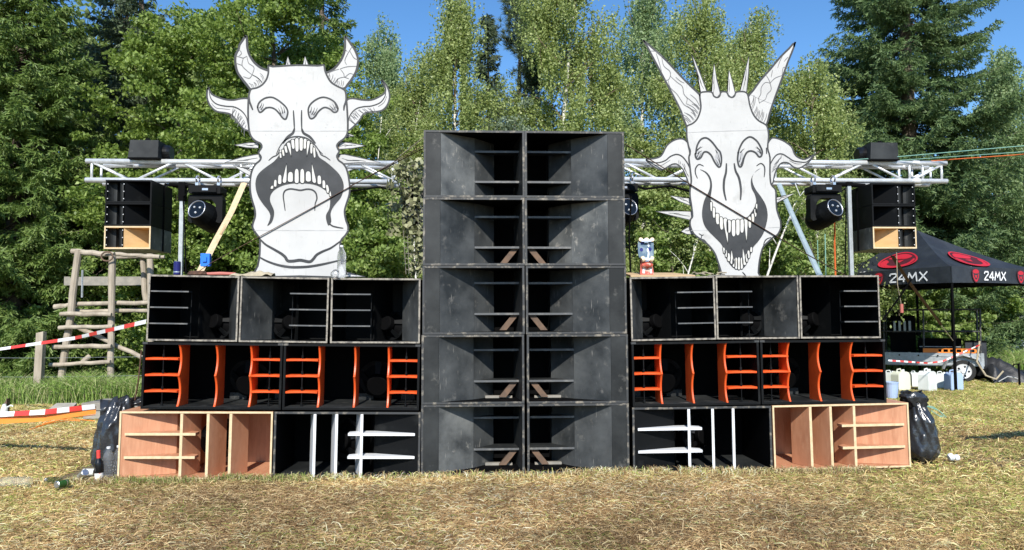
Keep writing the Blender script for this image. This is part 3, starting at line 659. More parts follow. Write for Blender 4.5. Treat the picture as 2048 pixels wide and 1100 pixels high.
panel('horn',hl,HR,.005,[(C3([(185,145),(240,150),(290,190)]),.008,3),(C3([(240,165),(265,240),(290,330)]),.008,3),(C3([(290,190),(310,280),(365,330),(370,375),(350,410),(315,412)]),.009,3),(C3([(370,375),(430,430),(480,470),(495,540),(525,580),(515,630)]),.009,3),(C3([(350,410),(370,480),(430,540),(470,600),(500,640),(560,680),(600,740)]),.009,3),(C3([(420,385),(460,420),(500,440)]),.008,3),(C3([(520,570),(580,620),(640,680)]),.009,3)]+hatch(C3([(540,810),(590,775),(625,710),(640,640)]),12,.13,2.25,.008,.15),.026,smooth=2)
hrp=C3([(1517,62),(1480,170),(1450,242),(1400,382),(1330,572),(1280,722),(1247,832),(1178,795),(1125,735),(1092,655),(1085,565),(1130,508),(1200,410),(1290,310),(1380,200),(1460,122)])
panel('horn',hrp,HR,.005,[(C3([(1245,360),(1270,400),(1285,440),(1295,500),(1260,540),(1240,590),(1185,620)]),.009,3),(C3([(1285,440),(1330,395),(1395,370)]),.009,3),(C3([(1285,440),(1240,435),(1205,480),(1200,540),(1180,580),(1190,630)]),.009,3),(C3([(1355,300),(1375,240),(1400,190)]),.008,3),(C3([(1415,240),(1450,200)]),.008,3),(C3([(1110,545),(1180,580),(1300,630)]),.006,2),(C3([(1295,385),(1308,320)]),.008,3),(C3([(1395,370),(1405,300),(1435,295)]),.008,3)]+hatch(C3([(1110,640),(1140,730),(1180,775),(1230,810)]),12,.13,1.05,.008,.15),.026,smooth=2)
earl=C3([(560,1080),(545,1010),(505,962),(460,950),(400,966),(340,1012)])+D4([(265,32),(238,57),(190,70),(133,75),(150,100),(190,132),(255,162),(300,142),(340,118),(380,114),(425,150),(458,215),(480,275),(500,310),(512,250),(512,120)])
panel('ear',earl,HR,.005,[(D4([(140,85),(190,100),(240,101),(290,84),(330,52),(382,35),(430,56),(472,112),(500,180),(510,240),(500,290)]),.016),(D4([(200,120),(250,125),(290,105),(330,80)]),.007,3),(D4([(440,160),(450,135),(440,110)]),.007,3)]+hatch(D4([(400,80),(440,130),(470,200)]),7,.06,-1.4,.007),.02,smooth=3)
earr=C3([(1245,1085),(1258,1010),(1290,955),(1322,942),(1400,966),(1480,1022)])+D4([(1342,32),(1375,62),(1430,74),(1502,38),(1470,85),(1440,112),(1382,147),(1335,138),(1290,105),(1240,104),(1205,140),(1180,200),(1168,262),(1142,280),(1125,200),(1125,100)])
panel('ear',earr,HR,.005,[(D4([(1492,48),(1440,96),(1380,96),(1330,86),(1290,60),(1240,32),(1195,40),(1157,90),(1136,150),(1140,250)]),.016),(D4([(1300,85),(1350,110),(1400,112)]),.007,3)]+hatch(D4([(1155,180),(1175,120),(1215,75)]),9,.07,.5,.007),.02,smooth=3)
spikes([[(650,522),(620,360),(568,172),(612,262),(662,390),(710,522)],[(750,535),(758,420),(774,255),(798,400),(832,535),(795,575)],[(895,535),(902,420),(912,318),(942,420),(970,535),(935,572)],[(1008,522),(1048,370),(1094,190),(1090,350),(1072,522)]],C3,HR,.012)
spikes([[(500,388),(430,382),(332,368),(410,415),(500,450)],[(520,495),(400,492),(212,497),(360,535),(515,572)],[(500,612),(470,630),(422,660),(470,684),(525,684)],[(1180,385),(1260,370),(1352,348),(1270,395),(1180,440)],[(1190,475),(1212,495),(1230,545),(1205,552),(1190,520)]],D4,HR)
for x_ in (-.2,.12):
    m=MB(); m.box(x_,x_+.045,.022,.065,.01,1.7); m.build('support_batten',M['pine'],HR)

# ================================================================ trusses and what hangs from them
def truss(name,px0,px1,Y,lab):
    zt=P((px0+px1)/2,324.5,Y).z; zb=zt-.24; x0=Xat(px0,Y,340); x1=Xat(px1,Y,340); L_=x1-x0
    root=empty(name,(x0,Y,zb),label=lab,cat='truss',group='aluminium trusses over the side towers'); r=.033
    for y,z in ((0,.24),(0,0),(.24,.24),(.24,0)):
        m=MB(); off=0 if y==0 else .1*(1 if px0<1000 else 1); m.tube([(0+off*(px0<1000),y,z),(L_-off*(px0>1000),y,z)],r,12)
        k=2.0
        while k<L_-.2:
            m.tube([(k-.05,y,z),(k-.04,y,z),(k+.04,y,z),(k+.05,y,z)],[r,r*1.18,r*1.18,r],12); k+=2.0
        m.build('chord',M['alu'],root,smooth=True)
    n=int(L_/.5)
    st=L_/max(1,n)
    m=MB()
    for y in (0,.24):
        for i in range(n):
            a=i*st+.06; b=(i+1)*st-.03
            u=(a,b) if i%2==0 else (b,a)
            m.tube([(u[0],y,.235),(u[1],y,.005)],.016,7)
        for x_ in [.07]+[2.0*j+s_ for j in range(1,int(L_/2)+1) for s_ in (-.09,.09)]+[L_-.07]:
            if x_<L_: m.tube([(x_,y,0),(x_,y,.24)],.016,7)
    for z in (0,.24):
        for i in range(n):
            a=i*st+.06; b=(i+1)*st-.03; u=(0,.24) if i%2==0 else (.24,0)
            m.tube([(a,u[0],z),(b,u[1],z)],.014,6)
    tag(m.build('lattice',M['alu'],root,smooth=True),kind=None)
    return root,zb
YT=2.3
tr1,ztl=truss('lighting_truss',172,796,YT,'silver lattice truss running behind the left white head')
tr2,ztr=truss('lighting_truss',1236,1893,YT,'silver lattice truss running behind the grinning white head')
# poles that carry the trusses
for pxs,top,lab,zz in ((364.5,402,'square steel pole under the left truss beside the blue can',ztl),(1697,372,'square steel pole under the right truss, right of the moving light',ztr)):
    p=P(pxs,top,YT-.05); r0=empty('steel_pole',(p.x,YT-.05,0),label=lab,cat='pole',group='steel poles under the trusses')
    m=MB(); m.box(-.024,.024,-.024,.024,0,p.z); m.build('post',M['galv'],r0,bevel=.003)
    m=MB(); m.box(-.04,.04,-.035,.05,p.z,zz-.03); m.build('top_bracket',M['dark'],r0,bevel=.004)
    m=MB(); m.tube([(-.16,.0,zz-.06),(.22,.0,zz-.075)],.028,8); m.build('top_arm',M['dark'],r0)
    m=MB(); m.box(-.15,.15,-.15,.15,0,.012); m.build('base_plate',M['galv'],r0)

# horn tops: stack of three, bottom one bare wood
def top_cab(mir, wood, h=.281, w=.57, d=.62):
    root=empty('horn_loudspeaker')
    f=(lambda mb: mirror(mb,w)) if mir else (lambda mb: mb)
    body=M['dark']
    m=shell(w,h,d,.017)
    f(m).build('cabinet',[M['blk2'] if not wood else M['blks'],M['plye'] if wood else M['blk2']],root,bevel=.002)
    if wood:   # bare underside and lining
        m=MB(); m.box(.0172,w-.0172,.002,.30,.0172,.020); m.box(.0172,w-.0172,.002,.30,h-.020,h-.0172); f(m).build('lining',M['birchply'],root)
    def column(xa,xb,yb):
        pts=[(xa,.012)]+[(xa+(xb-xa)*(.5-.5*math.cos(a)) , .012+yb*math.sin(a)) for a in np.linspace(.15,math.pi/2,7)]+[(xb,.45),(xa,.45)]
        m=MB(); m.prism(pts,.0175,h-.0175); return m
    f(column(.0175,.165,.10)).build('baffle_column',M['blk'],root,smooth=False)
    f(column(.172,.235,.03)).build('baffle_column',M['blk'],root)
    m=MB()
    for x_ in (.024,.222):
        for k in range(3):
            m.lathe([(.006,0),(.006,.004),(0,.006)],8,0,Matrix.Translation((x_,.012,.05+(h-.1)*k/2)) @ Matrix.Rotation(R(90),4,'X'))
    f(m).build('bolt',M['wht'],root); 
    m=MB(); m.prism([(.236,.01),(w-.0175,.33),(w-.0175,.45),(.236,.45)],.0205,h-.0205); f(m).build('horn_panel',M['birchply'] if wood else M['blk2'],root)
    m=MB(); m.box(w,w+.006,.34,.375,.0,h); m.box(w-.001,w+.011,.352,.362,.0,h); f(m).build('strap',M['dark'],root)
    return root,w,h
def stack(mir,pxl,pxr,pyt,Y,labs):
    a=P(pxl,pyt,Y); b=P(pxr,pyt,Y); w=b.x-a.x; s=w/.57; zt=a.z-.002
    protoB,_,h=top_cab(mir,False); protoW,_,_=top_cab(mir,True)
    for k in range(3):
        o=protoW if k==2 else (protoB if k==0 else dup(protoB))
        o.location=(a.x,Y,zt-h*(k+1)*1.0); o.scale=(s,1,.985); tag(o,labs[k],'loudspeaker','horn loudspeakers hung under the trusses')
    return a.x,w,zt
sl_=stack(False,211.5,304,358.5,1.95,['top black horn loudspeaker hung under the left truss','middle black horn loudspeaker hung under the left truss','bare-wood fronted loudspeaker at the bottom of the hanging left stack'])
sr_=stack(True,1742.5,1829,365,1.95,['top black horn loudspeaker hung under the right truss','middle black horn loudspeaker hung under the right truss','bare-wood fronted loudspeaker at the bottom of the hanging right stack'])
# moving lights
def moving_head(px,py,lab,turn=1,Y=2.05,s=1.0,zt=None):
    p=P(px,py,Y); zt=zt or ztl; root=empty('moving_light',(p.x,Y,zt-.05),label=lab,cat='stage light',group='moving lights hung from the trusses')
    m=MB(); m.box(-.19,.19,-.10,.16,-.17,-.07); m.box(-.15,.15,-.12,-.098,-.155,-.085); m.build('base',M['blk2'],root,bevel=.02)
    m=MB(); m.box(-.02,.05,-.1235,-.1215,-.135,-.11); m.build('display',M['silver'],root)
    for x_ in (-.14,.12):
        m=MB(); m.box(x_,x_+.035,-.02,.06,-.08,-.02); m.tube([(x_+.017,.02+.06*math.cos(a),.0+.045*math.sin(a)+.02) for a in np.linspace(0,2*math.pi,9)],.012,6,cap=False); m.build('clamp',M['silver'],root,bevel=.002)
    m=MB(); m.plate([(-.19,-.18),(.19,-.18),(.205,-.24),(.205,-.50),(.17,-.53),(.125,-.51),(.125,-.30),(.07,-.235),(-.07,-.235),(-.125,-.30),(-.125,-.51),(-.17,-.53),(-.205,-.50),(-.205,-.24)],-.06,.07); m.build('yoke',M['blk2'],root,bevel=.012)
    Mx=Matrix.Translation((0,0,-.44)) @ Matrix.Rotation(R(-16*turn),4,'Z') @ Matrix.Rotation(R(90-18),4,'X')
    hd=MB(); hd.lathe([(0,-.26),(.10,-.25),(.145,-.18),(.16,-.05),(.155,.08),(.13,.17),(.118,.20),(.105,.20),(.10,.17),(0,.17)],24,0,Mx); hb=hd.build('lamp_head',M['blk2'],root,smooth=False)
    m=MB(); m.lathe([(.107,.20),(.108,.212),(.114,.212),(.117,.20),(.112,.196)],28,0,Mx); m.build('lens_ring',M['silver'],hb,smooth=True)
    m=MB(); m.lathe([(.106,.202),(0,.2025)],24,0,Mx); m.build('lens',M['gl_d'],hb)
    m=MB()
    for q in range(3):
        a=2.1*q+.4; m.lathe([(.016,.207),(.012,.217),(0,.22)],8,0,Mx@Matrix.Translation((.045*math.cos(a),.045*math.sin(a),0)))
    m.build('lens_cell',M['galv'],hb)
    return root
moving_head(414,415,'moving light hung between the left loudspeaker stack and the leaning lath',1,zt=ztl)
moving_head(1648,415,'moving light hung right of the sloping steel bar',-1,zt=ztr)
moving_head(838,415,'moving light half hidden behind the left edge of the centre tower',1,zt=ztl-.02)
moving_head(1243,415,'moving light half hidden behind the right edge of the centre tower',-1,zt=ztr)
# black effect boxes on top
for px0,px1,pyt,sg,lab,zt in ((257,331,288,1,'black box-shaped fixture with a round fan standing on the left truss',ztl),(1718,1797,291,-1,'black box-shaped fixture with a round fan standing on the right truss',ztr)):
    if sg==1: xa,xb=Xat(257,YT-.1,300),Xat(316,YT-.1,300)
    else: xa,xb=Xat(1742,YT-.1,300),Xat(1797,YT-.1,300)
    root=empty('stage_blower',((xa+xb)/2,YT-.1,zt+.27),label=lab,cat='stage effect machine',group='blowers standing on the trusses'); w_=(xb-xa)
    m=MB(); m.add([(-w_/2-.01,0,0),(w_/2,0,0),(w_/2,.30,0),(-w_/2-.01,.30,0),(-w_/2+.01,.01,.225),(w_/2,.01,.225),(w_/2,.28,.225),(-w_/2+.01,.28,.225)],[(0,1,5,4),(1,2,6,5),(2,3,7,6),(3,0,4,7),(4,5,6,7),(0,3,2,1)]); m.build('body',M['blk'],root,bevel=.006)
    m=MB(); m.lathe([(.035,0),(.035,.03),(.02,.045),(0,.045)],12,0,Matrix.Translation((.0,.12,.225))); m.build('knob',M['dark'],root)
    m=MB(); m.lathe([(0,-.07),(.08,-.07),(.10,-.04),(.10,.04),(.085,.07),(0,.07)],20,0,Matrix.Translation((sg*(w_/2+.02),.20,.10))@Matrix.Rotation(R(90),4,'Y')); m.build('fan',M['gls'],root)
    m=MB(); m.box(-w_/2-.012,w_/2+.012,-.01,.34,-.014,-.001); m.build('foot_plate',M['dark'],root)

# ================================================================ straps, bars, ropes
def strap(name,pts,r,mt,lab,cat,flat=1.0,n=6,**k):
    pts=[Vector(p) for p in pts]; o0=pts[0]; m=MB(); m.tube([p-o0 for p in pts],r,n,flat=flat); o=m.build(name,mt); o.location=o0; tag(o,lab,cat,**k); return o
strap('ratchet_strap',[P(383,553,.36),P(420,527,.40),P(640,407,.408),P(849,290,.408)],.009,M['ropeb'],'brown webbing strap crossing in front of the left white head','strap',.4)
strap('ratchet_strap',[P(1250,288,.395),P(1400,381,.407),P(1600,501,.407),P(1690,551,.36)],.011,M['ropeb'],'brown webbing strap crossing in front of the grinning head','strap',.4)
strap('ratchet_strap',[P(846,297,.5),P(740,352,1.4),P(700,372,2.2)],.010,M['ropeb'],'short brown strap from the centre tower to the left truss end','strap',.4)
strap('thin_cord',[P(846,276,.4),P(800,312,.9),P(768,345,2.0)],.005,M['rope_c'],'thin pale cord from the top left of the centre tower','cord')
strap('pine_lath',[P(397,549,.35),P(432,480,1.0),P(462,425,1.7),P(488,366,2.2)],.036,M['plye'],'pale pine lath leaning from the third row up to the left truss','lath',.25,4)
strap('pine_lath',[P(441,468,1.12),P(466,425,1.75),P(492,368,2.25)],.014,M['pine'],'thin second strip of pine beside the leaning lath','lath',.4,6)
m=MB(); m.box(-.045,.045,-.03,.03,-.065,.065); m.box(-.02,.02,-.05,.05,-.02,.03); o=m.build('plastic_clamp',M['blue'],bevel=.006); o.location=P(412,520,.5); tag(o,'blue plastic clamp gripping the foot of the leaning lath','clamp')
strap('steel_bar',[P(1640,552,.5),P(1600,465,1.3),P(1558,368,2.2)],.032,M['cyan'],'sloping pale blue-grey steel bar right of the grinning head','bar',.45,6)
strap('hanging_rope',[P(1671,552,2.6),P(1669,480,2.6),P(1670,432,2.5)],.012,M['ropeo'],'thin orange cord hanging below the right moving light','cord')
strap('hanging_rope',[P(1641,552,2.8),P(1636,520,2.8),P(1635,480,2.8)],.006,M['ropeg'],'left one of two thin green cords behind the sloping steel bar','cord')
strap('hanging_rope',[P(1652,552,2.8),P(1651,510,2.8),P(1650,468,2.8)],.008,M['ropeg'],'taller right one of two green cords behind the sloping steel bar','cord')
strap('green_rope',[P(1700,320,2.3),P(1800,313,2.2),P(2100,287,1.8)],.005,M['ropeg'],'upper green guy rope running off to the right from the truss','rope')
strap('green_rope',[P(1740,325,2.4),P(1880,315,2.2),P(2100,300,1.9)],.004,M['ropeg'],'lower green guy rope running off to the right from the truss','rope')
strap('orange_rope',[P(1862,322,2.3),P(1900,319,2.2),P(2100,305,1.9)],.006,M['ropeo'],'orange guy rope running off to the right from the truss end','rope')
strap('ratchet_strap',[P(1785,512,2.4),P(1815,560,3.3),P(1872,635,5.2),P(1882,650,5.6)],.026,M['ropeb'],'wide brown strap slanting down in front of the black canopy','strap',.3)
strap('thin_cord',[P(1882,650,5.6),P(1906,681,6.6)],.008,M['rope_c'],'thin cord at the lower end of the wide brown strap','cord')
strap('thin_cord',[P(1793,505,2.5),P(1795,570,2.6),P(1803,612,2.7)],.006,M['rope_c'],'thin cord hanging beneath the right bare-wood loudspeaker','cord')
m=MB(); m.tube([(0,0,0),(.0,0,-.12)],.022,8); o=m.build('rope_toggle',M['pinkish']); o.location=P(1803,608,2.7); tag(o,'small red toggle at the end of the cord under the right loudspeaker','toggle')
strap('black_stand_leg',[P(1822,560,2.5),P(1795,600,2.6),P(1765,640,2.7)],.012,M['dark'],'thin black rod slanting behind the third row at the right','rod')
strap('white_cable',[P(1590,366,2.3),P(1600,392,2.3),P(1613,376,2.3)],.007,M['wht'],'white cable loop hanging from the right truss','cable')
strap('black_cable',[P(1262,368,2.3),P(1290,378,2.3),P(1340,372,2.3),P(1385,384,2.3)],.016,M['dark'],'black cable run under the right truss behind the grinning head','cable')
strap('black_cable',[P(330,368,2.3),P(360,376,2.25),P(398,370,2.3),P(440,380,2.3)],.014,M['dark'],'black cable sagging under the left truss by the moving light','cable')
strap('black_cable',[P(640,372,2.3),P(700,382,2.3),P(760,374,2.3),P(800,384,2.3)],.012,M['dark'],'black cable sagging under the left truss end','cable')

# camouflage net hanging by the centre tower
o=empty('camouflage_net',P(820,440,1.6),label='pale leafy camouflage net hanging left of the centre tower',cat='net'); og=o.location
cs=[]
for i in range(620):
    t_=rng.random(); px=rng.uniform(790+25*t_,846) if rng.random()<.8 else rng.uniform(775,800); py=318+232*t_**1.25
    if py<330 and px<800: continue
    if 470<py and px<822: continue
    cs.append(P(px,py,1.5+.2*rng.random())-og)
cs=np.array([tuple(c) for c in cs]); Q=leaf_quads(cs,.085,.06)
quads('scrim_patches',Q,M['netl'],o)
m=MB()
for i in range(9):
    px=800+6*i; a=P(px,325+4*i*(1 if i<3 else 0),1.62)-og; b=P(min(846,px+12),548,1.62)-og; m.tube([a,(a+b)/2+Vector((rng.normal()*.05,0,0)),b],.003,4,cap=False)
for i in range(20):
    a=P(795+i*.9,330+i*11,1.62)-og; b=P(846,326+i*11,1.62)-og; m.tube([a,(a+b)/2-Vector((0,0,.03)),b],.003,4,cap=False)
m.build('mesh_cords',M['grey_wood'],o)

# ================================================================ things lying on the third row
def on3(px,y=.1):
    x=Xat(px,y,550); return Vector((x,y,ztop(x)+.003))
def can(name,loc,rot,mt,lab,r=.029,h=.15,ring=None):
    root=empty(name,loc,rot,label=lab,cat='drinks can'); m=MB(); m.lathe([(r*.75,0),(r,.008),(r,h-.012),(r*.8,h),(r*.78,h),(r*.74,h-.004),(0,h-.004)],20,0); m.m=[0]*len(m.m); m.build('body',mt,root,smooth=False)
    m=MB(); m.lathe([(r*1.01,h*.2),(r*1.01,h*.28)],20,0); m.build('band',M['silver'],root); m=MB(); m.lathe([(r*.98,h*.965),(r*.8,h+.001),(r*.75,h+.001)],20,0); m.build('rim',M['silver'],root); return root
can('drinks_can',on3(354,.12),(0,0,0),M['can'],'tall blue drinks can on the left end of the third row',.033,.135)
m=MB(); 
a=0
for k in range(60):
    pass
pts=[(.09*math.cos(t)*(1-.004*i),.07*math.sin(t)*(1-.004*i),.006+.0006*i) for i,t in enumerate(np.linspace(0,10*math.pi,60))]
m.tube(pts,.012,6,flat=.5); o=m.build('strap_coil',M['ropeb']); o.location=on3(395,.14); tag(o,'coiled brown strap at the foot of the leaning lath','strap')
m=MB(); m.tube([(0,0,.02),(.15,.01,.024),(.30,0,.02)],[.014,.018,.014],8); o=m.build('red_handle',M['pinkish']); o.location=on3(408,.15); tag(o,'faded red bar lying between the strap coil and the beige cloth','bar')
m=MB(); vs=[];fs=[]; nx_,ny_=22,8
for j in range(ny_+1):
    for i in range(nx_+1):
        u=i/nx_; v=j/ny_; z=.05*math.sin(math.pi*v)**.5*(.6+.4*math.sin(math.pi*u)**.4)+.012*math.sin(9*u+5*v)+.008*math.sin(23*u-4*v); vs.append((-.02+.40*u, .16*v, max(.001,z*(.55+.5*u))))
m.add(vs,[(j*(nx_+1)+i,j*(nx_+1)+i+1,(j+1)*(nx_+1)+i+1,(j+1)*(nx_+1)+i) for j in range(ny_) for i in range(nx_)]); o=m.build('folded_cloth',M['rope_c'],smooth=True); o.location=on3(462,.08); tag(o,'crumpled beige cloth lying left of the white head','cloth')
def bottle(loc,rot,lab,h=.31,r=.042,mt=None,cap='wht',lbl=True,name='plastic_bottle',s=1.0,ribs=True):
    mt=mt or M['pet']; root=empty(name,loc,rot,label=lab,cat='bottle'); root.scale=(s,s,s); m=MB()
    prof=[(.0,.006),(r*.6,.002),(r*.95,.012),(r,.03)]
    if ribs:
        for k in range(7):
            z=.04+k*.022; prof += [(r,z),(r*.93,z+.008),(r,z+.016)]
    prof += [(r*.98,h*.66),(r*.88,h*.78),(r*.5,h*.88),(r*.32,h*.92),(r*.32,h*.955)]
    m.lathe(prof,22,0); m.build('body',mt,root,smooth=True)
    m=MB(); m.lathe([(r*.38,h*.95),(r*.38,h*1.0),(r*.34,h*1.005),(0,h*1.005)],14,0); m.build('cap',M[cap],root)
    if lbl: m=MB(); m.lathe([(r*1.012,h*.38),(r*1.012,h*.60)],22,0); m.build('paper_label',M['label_w'],root)
    return root
bottle(on3(683,.10),(0,0,.4),'clear plastic bottle standing at the foot of the left white head',.32,.043,lbl=False)
bottle(on3(668,.05)+Vector((0,0,.035)),(R(90),0,R(15)),'clear plastic bottle lying at the foot of the left white head',.22,.036,lbl=False)
# board + skateboard
p=on3(1262,.02); q=on3(1392,.02)
m=MB(); L_=q.x-p.x; m.prism([(0,0),(L_,0),(L_*.82,.42),(0,.42)],0,.018,0,0); o=m.build('plywood_sheet',M['pine'],bevel=.002); o.location=p+Vector((0,.30,.012)); o.rotation_euler=(R(0),0,0)
o.rotation_euler=(R(7),0,0); o.location=p+Vector((0,.02,.003)); tag(o,'pale plywood offcut lying under the upright skateboard','board')
sk=empty('skateboard',on3(1294,.10)+Vector((0,0,.02)),(R(-7),R(0),0),label='worn blue and red skateboard standing upright on its tail',cat='skateboard')
def deck(z0,z1,hw):
    n=10; pl=[]
    return pl
m=MB(); pl=crom([(-.058,.0),(.058,.0),(.064,.07),(.056,.14),(.060,.17),(.076,.20),(.080,.30),(.076,.345),(.045,.37),(.03,.355),(-.005,.375),(-.03,.36),(-.06,.355),(-.074,.34),(-.080,.28),(-.076,.20),(-.060,.17),(-.056,.14),(-.064,.06)],3,True)
up_=[p for p in pl]; 
m.plate([p for p in pl if p[1]>=.155]+[(-.058,.155),(.058,.155)][::1] if 0 else pl,0,.011,0); 
for f_i in range(len(m.f)):
    z=sum(m.v[i][2] for i in m.f[f_i])/len(m.f[f_i])
    if z<.15: m.m[f_i]=1
m.plate([(-.058,.004),(.058,.004),(.060,.15),(-.060,.15)],-.0015,-.0012,1)
dk=m.build('deck',[M['skb'],M['skr'],M['wht']],sk)
m=MB()
m.plate(crom([(.015,.165),(.03,.20),(.032,.24),(.022,.275),(.008,.26),(.018,.23),(.014,.20)],4,True),-.0012,-.0010,0); m.plate(crom([(.02,.30),(.035,.29),(.035,.33),(.022,.345)],3,True),-.0012,-.0010,0)
m.plate([(-.045,.02),(-.02,.02),(-.024,.05),(-.012,.055),(-.02,.075),(-.04,.08)],-.003,-.0028,0); m.plate([(.03,.02),(.05,.02),(.05,.075),(.02,.07),(.036,.05)],-.003,-.0028,0)
m.build('deck_print',M['wht'],dk)
m=MB()
for c in ((-.035,.33),(-.045,.26),(.042,.265)): m.plate([(c[0]+.016*math.cos(a)*1.0,c[1]+.019*math.sin(a)) for a in np.linspace(0,2*math.pi,13)[:-1]],-.0024,-.0022,0)
m.build('deck_spot',M['can'],dk)
for z,wm in ((.155,'wheel'),(.345,'wheel')):
    m=MB(); m.box(-.05,.05,-.04,-.025,z-.012,z+.012); m.box(-.02,.02,-.03,-.002,z-.02,z+.02); tk=m.build('axle',M['silver'],sk,bevel=.003)
    if z<.3:
        for sx in (-.058,.058):
            m=MB(); m.lathe([(.012,-.014),(.027,-.016),(.030,0),(.027,.016),(.012,.014)],18,0,Matrix.Translation((sx*.75,-.042,z-.0))@Matrix.Rotation(R(68 if sx<0 else 112),4,'Y')@Matrix.Rotation(R(0),4,'X')); m.build('wheel',M['wheel'],sk)
    else:
        for sx in (-.05,.01,.065):
            m=MB(); m.lathe([(0,-.012),(.02,-.012),(.023,0),(.02,.012),(0,.012)],12,0,Matrix.Translation((sx,-.01,z+.015-.0*abs(sx)))@Matrix.Rotation(R(90),4,'X')); m.build('worn_nose_chip',M['wheel'],sk)
m=MB(); m.tube([(-.05,-.02,.095),(0,-.035,.10),(.05,-.02,.095)],[.02,.026,.02],10); m.build('riser_pad',M['skr'],sk)
# junk
m=MB(); 
for k in range(9):
    a=np.array([rng.uniform(-.05,.2),rng.uniform(0,.1),.008+rng.random()*.03]); b_=a+np.array([rng.uniform(.04,.12)*rng.choice([-1,1]),rng.uniform(-.05,.05),rng.uniform(-.01,.015)]); m.tube([a,(a+b_)/2+np.array([0,0,.008]),b_],rng.uniform(.006,.013),6,flat=.6)
o=m.build('twisted_scrap_strap',M['rope_c']); o.location=on3(1400,.15); tag(o,'small heap of dirty pale rag by the grinning head','rag')
m=MB(); m.tube([(0,0,.01),(.1,.02,.012),(.3,.0,.01),(.38,.03,.01)],.012,6,flat=.5); o=m.build('wooden_batten',M['grey_wood']); o.location=on3(1416,.16); tag(o,'thin weathered strip lying left of the grinning chin','batten')

# ================================================================ bin bags, bottles, litter
def bag(px0,px1,pyt,pyb,Y,lab,seed,lean=0,depth=.42,knot=True):
    r_=np.random.default_rng(seed); a=P(px0,pyb,Y); b=P(px1,pyb,Y); t_=P((px0+px1)/2,pyt,Y); w_=(b.x-a.x)/2; h=t_.z; cx=(a.x+b.x)/2
    root=empty('bin_bag',(cx,Y,0),label=lab,cat='bin bag',group='black bin bags beside the stack'); vs=[];fs=[]; nu,nv=64,56
    for j in range(nv+1):
        v=j/nv; ang=v*math.pi*.5; rad=(1-.0*v)*(math.sin(min(1,v*4.0)*math.pi/2)**.5)*(1-.22*v-.35*max(0,v-.72)/.28) if v<.985 else .30
        for i in range(nu):
            th=2*math.pi*i/nu; f=1+.05*math.sin(3*th+5*v+seed)+.04*math.sin(7*th-9*v)+.035*math.sin(13*th+17*v+seed)*(.3+v)+.05*math.sin(5*th+2)*v
            pl=.03*abs(math.sin(9*th+3*math.sin(6*v)))*(v**2)+.018*abs(math.sin(4*th-14*v+seed))+.012*abs(math.sin(11*th+21*v))
            rr=rad*f-pl; vs.append((w_*rr*math.cos(th)+lean*h*v*v, depth/2*rr*math.sin(th), h*v*(1+.05*math.sin(3*th+seed)*v)+.01*math.sin(9*th)))
    m=MB(); m.add(vs,[(j*nu+i,j*nu+(i+1)%nu,(j+1)*nu+(i+1)%nu,(j+1)*nu+i) for j in range(nv) for i in range(nu)]+[tuple(nv*nu+k for k in range(nu)),tuple(range(nu))[::-1]])
    b_=m.build('sack',M['bag'],root,smooth=True)
    if knot:
        m=MB(); vs=[]; nu=26
        for j in range(9):
            for i in range(nu):
                th=2*math.pi*i/nu; rr=(.09+.055*j/8+.022*math.sin(9*th+j)+.012*math.sin(17*th))*(1 if j<7 else .7); vs.append((rr*math.cos(th)+lean*h-.02*j*.3, rr*.8*math.sin(th), h-.04+.022*j-.03*abs(math.sin(2*th))*j/8))
        m.add(vs,[(j*nu+i,j*nu+(i+1)%nu,(j+1)*nu+(i+1)%nu,(j+1)*nu+i) for j in range(8) for i in range(nu)]); m.build('gathered_neck',M['bag'],root,smooth=True)
    return root
bag(184,266,800,952,.36,'black bin bag with a draped mouth left of the reddish plywood bin',3,.12,.5,False)
bb=bag(1812,1876,806,934,.30,'glossy black bin bag tied at the neck against the right plywood bin',8,-.06,.40)
m=MB(); h=P(1850,806,.3).z
for k in range(3):
    m.tube([(.02,-.05,h-.02),(.10+.03*k,-.06,h-.03-.02*k),(.20+.02*k,-.06,h-.10-.02*k),(.17,-.06,h-.13),(.08,-.06,h-.07)],.004,5)
m.build('drawstring',M['ropeg'],bb)
bgl=bpy.data.objects['bin_bag']
o0=bgl.location; A_=Vector((Xat(196,.30,800),.36,P(196,800,.30).z)); m=MB(); vs=[]; nu,nv=24,12
for j in range(nv+1):
    for i in range(nu+1):
        u=i/nu; v=j/nv; px=200+84*u; pyt=798-2*u+3*math.sin(5*u); pyb=860-40*u; py=pyt+(pyb-pyt)*v; y=.34-.10*math.sin(math.pi*v)*(1-u)-.02+.10*u+.018*math.sin(14*v+6*u)+.012*math.sin(22*u+5*v)
        if px>236: y=max(y,.06) 
        q=P(px,py,y); vs.append(q-o0)
m.add(vs,[(j*(nu+1)+i,j*(nu+1)+i+1,(j+1)*(nu+1)+i+1,(j+1)*(nu+1)+i) for j in range(nv) for i in range(nu)])
# keep only the film lying above the cabinet or left of it
zc_=P(240,823,0).z+.006
m.v=[(v[0],v[1],max(v[2],zc_-o0.z+.004*math.sin(40*v[0]))) if v[0]+o0.x>Xat(236,.3,820) else v for v in m.v]
m.build('draped_film',M['bag'],bgl,smooth=True)
